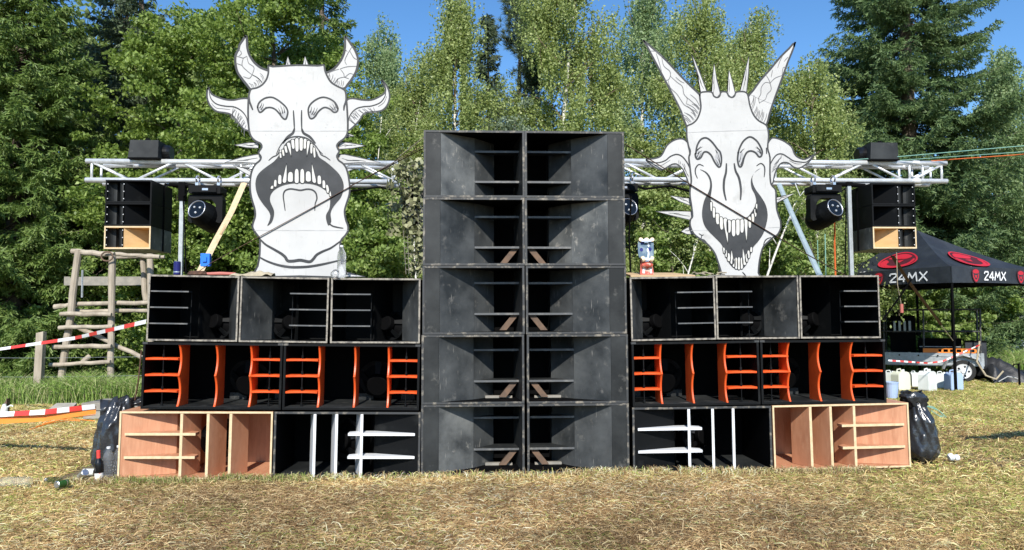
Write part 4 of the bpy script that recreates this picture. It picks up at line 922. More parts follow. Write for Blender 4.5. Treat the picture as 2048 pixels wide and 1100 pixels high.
# draped film over the box edge, part of the left bag
gL=lambda px,py: G(px,py,0.0)
p=P(222,950,.08)
def gpos(px,y): return Vector((Xat(px,y,945),y,float(gz(Xat(px,y,945),y))))
bottle(gpos(216,.04),(0,0,.2),'first clear water bottle beside the red-capped wine bottle',.315,.047,lbl=False)
bottle(gpos(236,.10),(0,0,1.2),'clear water bottle squeezed against the reddish plywood bin',.315,.045,lbl=False)
wb=empty('wine_bottle',gpos(199,-.02),(0,R(-3),0),label='dark glass wine bottle with a red cap beside the bin bag',cat='bottle')
m=MB(); m.lathe([(0,.01),(.03,.0),(.037,.008),(.037,.17),(.034,.19),(.016,.225),(.0145,.29),(0,.29)],22,0); m.build('body',M['gls'],wb,smooth=True)
m=MB(); m.lathe([(.0165,.222),(.0165,.293),(.0145,.296),(0,.296)],16,0); m.build('foil_cap',M['taper'],wb); m=MB(); m.lathe([(.0376,.02),(.0376,.09)],22,0); m.build('paper_label',M['label_w'],wb)
g0=G(62,975); bottle(Vector((g0.x,g0.y,.045)),(R(90),R(10),R(-97)),'big crumpled clear bottle lying on its side in the grass',.34,.048,lbl=False)
g0=G(122,970); o=bottle(Vector((g0.x,g0.y,.035)),(R(90),R(0),R(-115)),'small dark green bottle lying beside the cans',.20,.032,mt=M['gglass'],lbl=False,name='glass_bottle',ribs=False)
g0=G(135,973); can('drinks_can',(g0.x,g0.y,.034),(R(88),0,R(-20)),mat('green_can_paint',(.03,.12,.03),.3,metal=.3),'green can lying with its end to the viewer in the grass',.033,.115)
g0=G(160,962); can('drinks_can',(g0.x,g0.y,.036),(R(60),R(20),R(40)),M['silver'],'crushed silver can lying between the green can and the wine bottle',.033,.115)
g0=G(152,957); can('drinks_can',(g0.x,g0.y+.12,.034),(R(90),0,R(88)),M['jerry'],'white can lying behind the green can',.033,.115)
g0=G(1902,924); m=MB(); m.lathe([(0,-.03),(.03,-.025),(.042,0),(.035,.02),(0,.028)],12,0,Matrix.Rotation(R(70),4,'Y')); m.lathe([(0,-.03),(.028,-.022),(.034,0),(.028,.02),(0,.026)],12,0,Matrix.Translation((.06,.0,-.006))@Matrix.Rotation(R(80),4,'Y')); o=m.build('crumpled_tissue',M['wht']); o.location=(g0.x,g0.y,.05); tag(o,'crumpled white tissue on the grass right of the tied bin bag','litter')

# tapes
def tape(pts,wd,lab,two=True,m1=None,seg=.28,name='barrier_tape',thick=.001):
    pts=[Vector(p) for p in pts]; c=[pts[0]]
    for a,b in zip(pts,pts[1:]):
        n=max(2,int((b-a).length/seg)); c+= [a+(b-a)*(i/n) for i in range(1,n+1)]
    o0=c[0]; m=MB()
    for i in range(len(c)-1):
        a,b=c[i]-o0,c[i+1]-o0; tw=.35*math.sin(i*.5); u=Vector((0,math.sin(tw),math.cos(tw)))*wd/2; tw2=.35*math.sin((i+1)*.5); u2=Vector((0,math.sin(tw2),math.cos(tw2)))*wd/2
        m.add([a-u,b-u2,b+u2,a+u],[(0,1,2,3)],i%2 if two else 0)
    m.keep=1; o=m.build(name,[M['tapew'],M['taper']] if two else [m1]); o.location=o0; tag(o,lab,'barrier tape'); return o
tape([P(-60,707,5.2),P(150,676,3.2),P(292,643,.5)],.046,'upper red and white tape tied to the left end of the stack',seg=.42)
tape([P(-60,832,1.6),P(90,824,1.2),P(190,813,.7)],.055,'lower red and white tape above the orange tape at the left',seg=.2)
tape([P(-60,844,1.6),P(90,836,1.25),P(192,820,.72)],.075,'orange tape stretched low at the left',False,M['tapeo'])
m=MB(); 
for k in range(5):
    a=G(60+12*k,868-6*k); b_=G(190,842-3*k) if k%2 else G(130+15*k,852); m.tube([Vector((a.x,a.y,.06)),Vector(((a.x+b_.x)/2,(a.y+b_.y)/2,.085+.02*math.sin(k))),Vector((b_.x,b_.y,.07))],.006,5)
o=m.build('orange_string',M['tapeo']); tag(o,'loose orange string lying in the grass below the orange tape','string')
# slab, box, white jug at the far left
a=G(163,842,0); 
def slab(px0,px1,pyb,h,dp,name,mt,lab,cat,Y=None,rot=0):
    a=G(px0,pyb); b=G(px1,pyb); m=MB(); w_=b.x-a.x; m.box(0,w_,0,dp,0,h); o=m.build(name,mt,bevel=.012); o.location=(a.x,a.y,0); o.rotation_euler=(0,0,rot); tag(o,lab,cat); return o
sb=empty('timber_block',G(162,838),(0,0,R(-3)),label='weathered grey timber block lying behind the left bin bag',cat='timber block')
m=MB(); m.box(0,.85,0,.65,.13,.24); m.build('upper_beam',M['grey_wood'],sb,bevel=.008); m=MB(); m.box(.02,.80,.02,.62,.0,.126); m.build('lower_beam',M['stone'],sb,bevel=.008)
bx=empty('low_box',G(95,832),(0,0,R(2)),label='small low box with a pale sloping lid behind the red and white tape',cat='box')
m=MB(); m.add([(0,0,.10),(.34,0,.10),(.34,.2,.18),(0.03,.2,.18),(0,0,.0),(.34,0,.0),(.34,.2,0),(.03,.2,0)],[(0,1,2,3),(4,5,1,0),(5,6,2,1),(6,7,3,2),(7,4,0,3),(7,6,5,4)]); m.build('body',M['stone'],bx,bevel=.004); m=MB(); m.box(.345,.41,.02,.2,0,.13); m.build('end_piece',M['brace'],bx); m=MB(); m.box(.415,.445,.04,.2,0,.15); m.build('dark_end',M['dark'],bx)
jg=empty('white_jug',G(8,834),label='white jug with a dark wedge beside it at the far left',cat='jug')
m=MB(); m.lathe([(0,0),(.05,0),(.055,.03),(.05,.12),(.03,.17),(.022,.2),(0,.2)],14,0); m.tube([(.04,0,.15),(.10,0,.18),(.13,0,.16)],.012,6); m.build('body',M['jerry'],jg); m=MB(); m.add([(-.12,.02,0),(.02,.02,0),(.02,.02,.28),(-.12,.10,0),(.02,.10,0),(.02,.10,.28)],[(0,1,2),(5,4,3),(0,2,5,3),(1,4,5,2),(0,3,4,1)]); m.build('wedge',M['brace'],jg)

# ================================================================ log climbing frame
YL=7.5
lf=empty('log_frame',(P(190,640,YL).x,YL,0),label='weathered log climbing frame with rungs left of the stack',cat='climbing frame'); ol=lf.location
def lg(px0,py0,px1,py1,r,nm,dy0=0,dy1=0,mt='log',ext=0):
    a=P(px0,py0,YL+dy0)-ol; b=P(px1,py1,YL+dy1)-ol
    m=MB(); n=7; pts=[a+(b-a)*(i/(n-1))+Vector((rng.normal()*.008,rng.normal()*.008,rng.normal()*.008)) for i in range(n)]
    if ext: 
        d=(pts[-1]-pts[0]); pts[-1]=pts[0]+d*((pts[0].z)/(pts[0].z-pts[-1].z)) if pts[0].z-pts[-1].z>.01 else pts[-1]
    m.tube(pts,[r*rng.uniform(.93,1.06) for _ in pts],10); m.build(nm,M[mt],lf,smooth=False,bevel=.004)
lg(158,500,123,765,.068,'post',0,0,ext=1); lg(225,512,221,765,.064,'post',0,0,ext=1); lg(284,512,292,600,.055,'post',.6,.6); lg(300,505,303,765,.06,'post',.5,.5)
lg(142,502,228,510,.055,'top_rail'); lg(225,508,320,514,.045,'top_rail',.1,.1); lg(232,515,330,513,.035,'top_rail',.5,.5)
lg(108,614,152,611,.055,'rail',.4,.4); lg(146,607,330,605,.045,'rail',.1,.1); lg(145,623,330,621,.045,'rail',.2,.2)
lg(120,628,224,628,.042,'rung',-.12,-.12); lg(117,656,226,653,.042,'rung',-.12,-.12); lg(108,694,222,692,.045,'rung',-.12,-.12); lg(100,730,222,724,.04,'rung',-.12,-.12)
lg(143,648,286,716,.045,'brace',.15,.15); lg(160,728,180,712,.05,'brace',-.1,.0)
m=MB(); a=P(128,562,YL+.9)-ol; b=P(320,562,YL+.9)-ol; m.box(a.x,b.x,a.y,a.y+.05,a.z-.09,a.z+.09); m.build('back_plank',M['grey_wood'],lf,bevel=.005)
m=MB(); c=P(215,513,YL-.1)-ol; m.tube([c+Vector((.11*math.cos(t),-.02,.09*math.sin(t))) for t in np.linspace(0,2*math.pi,13)],.016,6); m.build('hanging_ring',M['brace'],lf)
m=MB(); a=P(165,540,YL)-ol; b=P(164,595,YL)-ol; m.tube([a,b],.018,5); m.build('chain',M['galv'],lf)
fp=empty('fence_post',(P(75,700,7.0).x,7.0,0),label='short square fence post left of the log frame',cat='fence post')
a=P(75,666,7.0); m=MB(); m.add([(-.07,0,0),(.07,0,0),(.07,.12,0),(-.07,.12,0),(-.04,0,a.z),(.09,0,a.z+.03),(.09,.12,a.z+.02),(-.04,.12,a.z)],[(0,1,5,4),(1,2,6,5),(2,3,7,6),(3,0,4,7),(4,5,6,7),(0,3,2,1)]); m.build('post',M['log'],fp,bevel=.006)
m=MB(); 
for z in (.45,.8): m.tube([(-2.5,.06,z+.03),(0,.06,z),(3.2,.06,z+.02)],.0028,4)
m.build('wire',M['galv'],fp)

# ================================================================ canopy
A0=Vector((8.93,0,0)); yaw=R(YAW)
def cam2w(x,d): # camera-frame ground coordinates (right, ahead) -> world xy
    f=Vector((math.sin(-yaw),math.cos(-yaw),0)); r_=Vector((math.cos(-yaw),-math.sin(-yaw),0)); return Vector((CAM.x,CAM.y,0))+r_*x+f*d
Bc=cam2w(8.93,15.0); Ac=cam2w(7.66,17.7); Cc=cam2w(11.65,16.27); Dc=Ac+Cc-Bc; ctr=(Ac+Cc)/2; ctr=ctr+cam2w(-.30,0)-cam2w(0,0)
cn=empty('canopy_tent',(ctr.x,ctr.y,0),label='black pop-up canopy with red emblems and white lettering behind the right end',cat='tent')
zb_,zt_,za=2.19,2.52,3.50
loc=lambda v: Vector((v.x-ctr.x,v.y-ctr.y,0))
cor=[loc(Ac),loc(Bc),loc(Cc),loc(Dc)]
m=MB(); n=10; vs=[];fs=[]
def roofz(t): return zt_+(za-zt_)*(t**1.25)
for e in range(4):
    a,b=cor[e],cor[(e+1)%4]; base=len(vs)
    for j in range(n+1):
        t_=j/n
        for i in range(n+1):
            s_=i/n; p=(a+(b-a)*s_)*(1-t_); sag=.07*math.sin(math.pi*s_)*(1-t_)*(1 if t_>0 else .0)+.06*math.sin(math.pi*s_)*math.sin(math.pi*t_); vs.append((p.x,p.y,roofz(t_)-sag))
    fs += [(base+j*(n+1)+i,base+j*(n+1)+i+1,base+(j+1)*(n+1)+i+1,base+(j+1)*(n+1)+i) for j in range(n) for i in range(n)]
m.add(vs,fs); roof=m.build('roof',M['canopy'],cn,smooth=True)
m=MB(); 
for e in range(4):
    a,b=cor[e]*1.006,cor[(e+1)%4]*1.006; k=14; vs=[]
    for i in range(k+1):
        s_=i/k; p=a+(b-a)*s_; o_=.012*math.sin(i*1.9); vs += [(p.x*(1+o_*.3),p.y*(1+o_*.3),zb_+.02*math.sin(math.pi*s_)),(p.x,p.y,zt_+.012)]
    m.add(vs,[(2*i,2*i+2,2*i+3,2*i+1) for i in range(k)])
val=m.build('valance',M['canopy'],cn)
for c in cor:
    m=MB(); q=c*.985; m.box(q.x-.022,q.x+.022,q.y-.022,q.y+.022,0,zt_-.01); m.box(q.x-.04,q.x+.04,q.y-.04,q.y+.04,1.05,1.13); m.box(q.x-.05,q.x+.05,q.y-.05,q.y+.05,0,.01); m.build('leg',M['dark'],cn,bevel=.003)
m=MB()
for e in range(4):
    a,b=cor[e]*.98,cor[(e+1)%4]*.98; k=4
    for i in range(k):
        p=a+(b-a)*(i/k); q=a+(b-a)*((i+1)/k); m.tube([p+Vector((0,0,2.2)),q+Vector((0,0,2.42))],.011,5); m.tube([p+Vector((0,0,2.42)),q+Vector((0,0,2.2))],.011,5)
m.build('scissor_frame',M['dark'],cn)
# print on cloth: u along an edge (0..1), v height
def glyph(ch):
    G_={'2':[[(.0,.78),(.08,.98),(.55,1.0),(.62,.72),(.30,.40),(.0,.0)],[(.0,.0),(.58,.0)]],
        '4':[[(.52,.0),(.52,1.0)],[(.52,1.0),(.0,.30)],[(.0,.30),(.72,.30)]],
        'M':[[(.0,.0),(.14,1.0)],[(.14,1.0),(.42,.35)],[(.42,.35),(.74,1.0)],[(.74,1.0),(.84,.0)]],
        'X':[[(.0,.0),(.70,1.0)],[(.08,1.0),(.72,.0)]]}
    return G_[ch]
def oncloth(a,b,u,z,off): 
    p=a+(b-a)*u; nn=Vector(((b-a).y,-(b-a).x,0)).normalized(); 
    if nn.dot(p)<0: nn=-nn
    return p*1.006+nn*off+Vector((0,0,z))
def text(a,b,u0,wd,z0,h,s='24MX'):
    m=MB(); x=0; ws={'2':.78,'4':.88,'M':1.02,'X':.8}; tot=sum(ws[c] for c in s)
    for c in s:
        for st in glyph(c):
            pts=[((x+p[0])/tot,p[1]) for p in st]
            for q0,q1 in zip(pts,pts[1:]):
                d=Vector(((q1[0]-q0[0])*wd*3,(q1[1]-q0[1])*h)); 
                if d.length<1e-6: continue
                d.normalize(); t_=h*.085; nrm=Vector((-d.y,d.x))*t_; ext=d*t_*.6
                pp=[]
                for q,sg in ((q0,-1),(q1,1)):
                    for s2 in ((1,-1) if sg<0 else (-1,1)):
                        X_=q[0]*wd*3+sg*ext.x+s2*nrm.x; Z_=q[1]*h+sg*ext.y+s2*nrm.y; pp.append(oncloth(a,b,u0+(X_+.05*Z_)/3,z0+Z_,.022))
                m.add(pp,[(0,1,2,3)])
        x+=ws[c]
    m.keep=1; m.build('lettering',M['txt'],val)
def emblem(a,b,u,zc_,w_,h,parent=None):
    m=MB(); E=lambda sx,sz,k,mi,pts,off: None
    def pl(pts,mi,off): m.add([oncloth(a,b,u+x*w_/3,zc_+z*h,off) for x,z in pts],[t for t in tessellate_polygon([[Vector((p[0],p[1],0)) for p in pts]])],mi)
    sh=crom([(-.36,.42),(0,.5),(.36,.42),(.46,.2),(.42,-.1),(.26,-.38),(0,-.52),(-.26,-.38),(-.42,-.1),(-.46,.2)],3,True)
    pl(sh,1,.02); pl([(x*.88,z*.9) for x,z in sh],2,.0215)
    pl(crom([(-.30,.36),(0,.44),(.30,.36),(.34,.2),(.1,.14),(-.1,.14),(-.34,.2)],3,True),0,.023)
    pl([(-.36,.15),(-.28,.12),(-.22,-.12),(-.08,-.30),(.08,-.30),(.22,-.12),(.28,.12),(.36,.15),(.32,-.15),(.15,-.40),(0,-.46),(-.15,-.40),(-.32,-.15)],0,.023)
    pl([(-.16,.05),(0,.0),(.16,.05),(.06,-.18),(-.06,-.18)],0,.0232)
    m.keep=1; m.build('emblem',[M['red'],M['dred'],M['canopy']],parent or val)
a,b=cor[0],cor[1]; text(a,b,.53,.30,zb_+.075,.18); emblem(a,b,.44,zb_+.17,.26,.28); text(a,b,.08,.30,zb_+.075,.18)
a,b=cor[1],cor[2]; text(a,b,.33,.24,zb_+.08,.17); emblem(a,b,.24,zb_+.165,.27,.29); emblem(a,b,.74,zb_+.165,.27,.29); text(a,b,.83,.24,zb_+.08,.17)
def onroof(e,s_,t_,off=.02):
    a,b=cor[e],cor[(e+1)%4]; p=(a+(b-a)*s_)*(1-t_); sag=.07*math.sin(math.pi*s_)*(1-t_)+.06*math.sin(math.pi*s_)*math.sin(math.pi*t_); nn=Vector(((a+b)/2)).normalized(); return Vector((p.x,p.y,roofz(t_)-sag))+nn*off*.6+Vector((0,0,off))
def roof_emblem(e,sc,tc,ws,hs):
    m=MB()
    def pl(pts,mi,off): 
        pts=[(x,z) for x,z in pts]; m.add([onroof(e,sc+x*ws,tc+z*hs,off) for x,z in pts],[t for t in tessellate_polygon([[Vector((p[0],p[1],0)) for p in pts]])],mi)
    def ring(k0,k1,mi,off,n=28):
        for i in range(n):
            a0=2*math.pi*i/n; a1=2*math.pi*(i+1)/n; q=[(k*.5*math.cos(a_),k*.5*math.sin(a_)) for k,a_ in ((k0,a0),(k1,a0),(k1,a1),(k0,a1))]
            m.add([onroof(e,sc+x*ws,tc+z*hs,off) for x,z in q],[(0,1,2,3)],mi)
    ring(.0,.93,1,.028); ring(.90,1.0,0,.034)
    pl(crom([(-.34,.12),(-.18,.34),(.1,.38),(.34,.2),(.2,.08),(-.1,.1)],3,True),0,.036)
    pl(crom([(-.38,.05),(-.25,-.05),(-.22,-.25),(0,-.36),(.25,-.25),(.38,.02),(.42,-.1),(.25,-.38),(0,-.46),(-.25,-.38),(-.42,-.15)],3,True),0,.036)
    pl([(-.1,-.02),(.14,.02),(.05,-.14)],0,.0365)
    m.keep=1; m.build('emblem',[M['red'],M['dred']],roof)
roof_emblem(0,.50,.40,.52,.38); roof_emblem(1,.50,.38,.52,.38)
# scribble lettering at the roof edge
for e,s0,s1 in ((0,.22,.66),(1,.22,.62)):
    m=MB(); k=16
    for i in range(k):
        s_=s0+(s1-s0)*i/k; q=[(s_,.045+.02*math.sin(i*2.3)),(s_+.018,.09+.02*math.sin(i*1.7)),(s_+.030,.06+.015*math.sin(i*3.1)),(s_+.012,.035)]
        m.add([onroof(e,x,t_,.035) for x,t_ in q],[(0,1,2,3)])
    m.keep=1; m.build('lettering',M['txt'],roof)

# ================================================================ trailer, jerrycans, tarp, car
td=17.3
o_=cam2w((1762-1024)/F*18.0,18.0); e_=cam2w((1962-1024)/F*17.0,17.0); dx=e_-o_; Lt=dx.length; ang=math.atan2(dx.y,dx.x)
trl=empty('flatbed_trailer',(o_.x,o_.y,0),(0,0,ang),label='galvanised box trailer with a black rail frame under the canopy',cat='trailer')
s=MB(); s.box(0,Lt,0,.03,.38,.66); s.box(0,Lt,.02,1.3,.36,.385); s.box(0,Lt,1.3,1.33,.38,.66); s.box(-.0,.03,.03,1.3,.38,.66); s.box(Lt-.03,Lt,.03,1.3,.385,.66); s.build('body',M['galv'],trl,bevel=.008)
for z in (.45,.58): s=MB(); s.box(0,Lt,-.014,-.001,z,z+.025); s.build('side_rib',M['galv'],trl,bevel=.004)
for x_ in (.55*Lt*.5,Lt*.99): s=MB(); s.box(x_-.03,x_+.03,-.02,-.0145,.37,.67); s.build('upright',M['galv'],trl,bevel=.003)
for k in range(5): s=MB(); s.lathe([(.018,0),(.018,.02),(0,.022)],8,0,Matrix.Translation((.35+.4*k,-.015,.60))@Matrix.Rotation(R(90),4,'X')); s.build('bolt',M['dark'],trl)
fr=MB()
for y in (.05,1.25):
    for x_ in (.02,.42*Lt,.72*Lt,Lt-.05): fr.tube([(x_,y,.66),(x_+.02,y,1.68)],.02,6)
    for z in (1.68,1.16): fr.tube([(0.0,y,z),(Lt-.03,y,z)],.018,6)
for x_ in (.02,Lt-.03): fr.tube([(x_,.05,1.68),(x_,1.25,1.68)],.018,6)
fr.build('rail_frame',M['rim'],trl)
wx=Lt*.80
wm=MB(); wm.lathe([(.165,-.07),(.24,-.075),(.252,-.04),(.252,.05),(.24,.075),(.165,.07)],28,0,Matrix.Translation((wx,-.03,.252))@Matrix.Rotation(R(90),4,'X')); wh=wm.build('wheel',M['tread'],trl)
wm=MB(); wm.lathe([(.168,.071),(.165,.085),(.145,.078),(.10,.073),(.06,.08),(.04,.095),(0,.096)],24,0,Matrix.Translation((wx,-.03,.252))@Matrix.Rotation(R(90),4,'X')); rm_=wm.build('rim',M['wht'],wh)
wm=MB()
for k in range(5):
    a=2*math.pi*k/5; wm.lathe([(.022,.070),(.022,.0815),(0,.0815)],10,0,Matrix.Translation((wx,-.03,.252))@Matrix.Rotation(R(90),4,'X')@Matrix.Translation((.11*math.cos(a),.11*math.sin(a),0)))
wm.build('rim_hole',M['dark'],rm_)
wm=MB(); wm.tube([(wx-.40,-.04,.30),(wx-.30,-.04,.52),(wx,-.04,.62),(wx+.30,-.04,.52),(wx+.38,-.04,.32)],.035,8,flat=2.2); wm.build('mudguard',M['galv'],trl)
ob=empty('orange_hinged_bar',(0,0,0),label='orange slotted bar lying along the top edge of the trailer',cat='bar'); ob.parent=None
q=Matrix.Rotation(ang,4,'Z'); pb_=Vector((o_.x,o_.y,0))+q.to_3x3()@Vector((.85,.01,.665)); ob.location=pb_; ob.rotation_euler=(0,0,ang)
s=MB(); Lb=Lt-1.0; s.box(0,Lb,0,.05,0,.018); s.box(0,Lb,0,.05,.085,.10); 
for k in range(9): s.box(Lb*k/8-.02 if k else 0,Lb*k/8+.02,0.002,.048,.018,.085)
s.box(0,Lb*.3,.004,.046,.018,.085); s.build('slotted_bar',M['tapeo'],ob,bevel=.004)
bx=empty('flight_case',Vector((o_.x,o_.y,0))+q.to_3x3()@Vector((.75,.30,.39)),(0,0,ang),label='black case loaded on the trailer bed',cat='case'); s=MB(); s.box(0,.9,0,.6,0,.60); s.build('body',M['dark'],bx,bevel=.01); s=MB(); s.box(.02,.88,-.006,.0,.40,.415); s.build('lid_seam',M['galv'],bx)
bx=empty('storage_box',Vector((o_.x,o_.y,0))+q.to_3x3()@Vector((1.72,.30,.39)),(0,0,ang),label='dark blue-grey crate beside the black case on the trailer',cat='crate'); s=MB(); s.box(0,.42,0,.55,0,.52); s.build('body',M['canopy'],bx,bevel=.01); s=MB(); s.box(-.01,.43,-.01,.56,.52,.55); s.build('lid',M['dark'],bx,bevel=.005)
bx=empty('generator',Vector((o_.x,o_.y,0))+q.to_3x3()@Vector((.15,.5,.39)),(0,0,ang),label='dark machine with pale slots standing high on the trailer',cat='generator'); s=MB(); s.box(0,.55,0,.6,0,1.15); s.build('body',M['dark'],bx,bevel=.02)
for k in range(4): s=MB(); s.box(.08+.11*k,.13+.11*k,-.01,-.001,.75,1.02); s.build('vent',M['galv'],bx)
tape([cam2w((1772-1024)/F*16.4,16.4)+Vector((0,0,.55)),cam2w((1850-1024)/F*16.5,16.5)+Vector((0,0,.48)),cam2w((1880-1024)/F*16.5,16.5)+Vector((0,0,.52)),cam2w((1955-1024)/F*16.4,16.4)+Vector((0,0,.88))],.035,'thin red and white tape in front of the trailer',seg=.09)
def jerry(px,d,rot,lab,mt='jerry',s=1.0):
    p=cam2w((px-1024)/F*d,d); root=empty('jerrycan',(p.x,p.y,0),(0,0,rot),label=lab,cat='jerrycan',group='plastic jerrycans by the trailer'); root.scale=(s,s,s)
    m=MB(); pl=[(-.15,0),(.15,0),(.155,.04),(.155,.30),(.12,.36),(.05,.38),(-.08,.38),(-.15,.33),(-.155,.04)]; m.plate(pl,-.10,.10); m.build('body',M[mt],root,bevel=.025)
    m=MB(); m.lathe([(.03,0),(.03,.045),(0,.05)],12,0,Matrix.Translation((.07,0,.37))); m.build('cap',M['jerry'],root); m=MB(); m.tube([(-.10,0,.35),(-.08,0,.42),(.0,0,.43),(.03,0,.37)],.014,6); m.build('handle',M[mt],root); return root
jerry(1795,15.4,R(15),'cream jerrycan nearest to the orange-finned bins','cream'); jerry(1774,15.9,R(-50),'white jerrycan half hidden behind the right end of the stack','jerry',.85); jerry(1848,15.2,R(30),'brightest white jerrycan in the middle of the row','jerry',1.05); jerry(1876,15.8,R(-20),'small white jerrycan behind the canopy leg','jerry',.8); jerry(1900,15.35,R(10),'pale blue jerrycan beside the canopy leg','lblue',.95); jerry(1821,16.1,R(80),'white jerrycan in the gap between the cream and the bright one','jerry',.8)
o=empty('plastic_pot',P(1787,803,.35),label='grey plastic pot standing on the right plywood bin',cat='pot'); zz=P(1787,803,.35)
o.location=(Xat(1784,.42,790),.42,P(1816.5,805.2,0).z+.004); m=MB(); m.lathe([(0,0),(.055,0),(.065,.15),(.07,.15),(.07,.165),(.06,.165),(.052,.01),(0,.01)],18,0); m.build('pot_body',M['lblue'],o)
# tarp heap
p=cam2w((2000-1024)/F*17.2,17.2); m=MB(); vs=[]; nx_,ny_=44,16
for j in range(ny_+1):
    for i in range(nx_+1):
        u=i/nx_; v=j/ny_; env=(math.sin(math.pi*min(1,v*1.02))**.6)*((1-u)**.8*.48+.04)*(min(1,u*8+.25)); z=env*(1+.18*math.sin(17*u+6*v)+.14*math.sin(9*v+11*u))+.05*abs(math.sin(20*u+3*math.sin(6*v)))*(1-u); vs.append((-.55+1.5*u,.9*(v-.5)+.06*math.sin(7*u),max(0.004,z)))
m.add(vs,[(j*(nx_+1)+i,j*(nx_+1)+i+1,(j+1)*(nx_+1)+i+1,(j+1)*(nx_+1)+i) for j in range(ny_) for i in range(nx_)]); o=m.build('tarpaulin',M['heap'],smooth=True); o.location=(p.x,p.y,0); tag(o,'heap of crumpled black tarpaulin at the trailer end','tarpaulin')
strap('webbing_tail',[cam2w((1990-1024)/F*16.6,16.6)+Vector((0,0,.06)),cam2w((2008-1024)/F*16.5,16.5)+Vector((0,0,.18)),cam2w((2025-1024)/F*16.5,16.5)+Vector((0,0,.14)),cam2w((2031-1024)/F*16.5,16.5)+Vector((0,0,.10))],.022,M['wht'],'white band lying across the black tarpaulin','band',.5)
strap('ratchet_strap',[cam2w((1955-1024)/F*16.8,16.8)+Vector((0,0,.95)),cam2w((1948-1024)/F*16.6,16.6)+Vector((0,0,.5)),cam2w((1965-1024)/F*16.5,16.5)+Vector((0,0,.2)),cam2w((1985-1024)/F*16.5,16.5)+Vector((0,0,.12)),cam2w((2000-1024)/F*16.5,16.5)+Vector((0,0,.3))],.02,M['rope_c'],'tangled pale strap hanging off the trailer corner','strap',.5)
sp=empty('metal_stake',cam2w((2031-1024)/F*16.3,16.3),label='short dark metal stake in the grass at the right edge',cat='stake'); m=MB(); m.tube([(0,0,0),(0,0,.48)],.022,7); m.build('rod',M['dark'],sp); m=MB(); m.tube([(0,0,.46),(-.1,0,.46),(-.14,0,.42)],.014,6); m.build('hook',M['dark'],sp)
# car at the right edge
cp=cam2w((2018-1024)/F*20.0,20.0); car=empty('parked_car',(cp.x,cp.y,0),(0,0,R(4)),label='silver car half cut off by the right edge of the picture',cat='car')
def carbody(prof,y0,y1,nm,mt,parent,bev=.05):
    m=MB(); m.plate(prof,y0,y1); return m.build(nm,mt,parent,bevel=bev)
cb=carbody([(0,.28),(.0,.62),(.1,.86),(.9,.98),(1.05,1.0),(3.6,1.0),(4.1,.92),(4.2,.6),(4.15,.3)],0,1.7,'body',M['carw'],car)
carbody([(.75,.97),(1.45,1.46),(1.75,1.52),(3.1,1.50),(3.7,.99)],.1,1.6,'cabin',M['gl_d'],car,.06)
carbody([(1.4,1.45),(1.75,1.535),(3.1,1.515),(3.25,1.45)],.09,1.61,'roof',M['carw'],car,.03)
for x_ in (.8,3.4):
    m=MB(); m.lathe([(.2,-.1),(.31,-.09),(.32,0),(.31,.09),(.2,.1),(0,.08)],24,0,Matrix.Translation((x_,.02,.32))@Matrix.Rotation(R(90),4,'X')); w_=m.build('wheel',M['tread'],car); m=MB(); m.lathe([(.2,.101),(.15,.09),(0,.11)],18,0,Matrix.Translation((x_,.02,.32))@Matrix.Rotation(R(90),4,'X')); m.build('rim',M['silver'],w_)
m=MB(); m.box(-.02,.02,.1,.45,.62,.76); m.build('headlight',M['wht'],car,bevel=.01)

# unseen banner and pole, added outside the frame to cast the shadow on the grass
bn=empty('shadow_banner',(7.15,-1.25,0),label='unseen dark banner on a pole, added beyond the right edge to shade the grass',cat='shadow_caster')
m=MB(); m.tube([(0,0,0),(0,0,2.75)],.02,8); m.build('pole',M['galv'],bn,smooth=True)
m=MB(); vs=[]; n=16
for i in range(n+1):
    u=i/n; x=-.03-1.32*u; z0=2.22+.10*u+.03*math.sin(5*u); z1=2.62-.16*u+.02*math.sin(7*u); y=.05*math.sin(6*u); vs+=[(x,y,z0),(x,y,z1)]
m.add(vs,[(2*i,2*i+2,2*i+3,2*i+1) for i in range(n)]); m.build('cloth',M['canopy'],bn,smooth=True)

def lead(pts,r,lab,y=2.2):
    q=[P(px,py,yy) for px,py,yy in pts]; sm=[]
    for a,b in zip(q,q[1:]):
        for k in range(6): sm.append(a+(b-a)*(k/6)+Vector((0,0,-.03*math.sin(math.pi*k/6))))
    sm.append(q[-1]); strap('black_cable',sm,r,M['dark'],lab,'cable')
lead([(404,372,2.2),(392,384,2.15),(378,376,2.2),(366,392,2.2),(370,460,2.2),(372,548,2.1)],.009,'black lead running from the left moving light down its steel pole')
lead([(1660,370,2.2),(1674,382,2.15),(1690,376,2.2),(1692,420,2.2),(1690,548,2.1)],.009,'black lead running from the right moving light down its steel pole')
lead([(1262,392,.6),(1258,470,.7),(1262,556,.75)],.010,'black lead hanging down the right side of the centre tower')
strap('brown_cord',[P(283,700,.02),P(277,760,.1),P(270,800,.25)],.007,M['ropeb'],'thin brown cord hanging down the left end of the orange-finned row','cord')

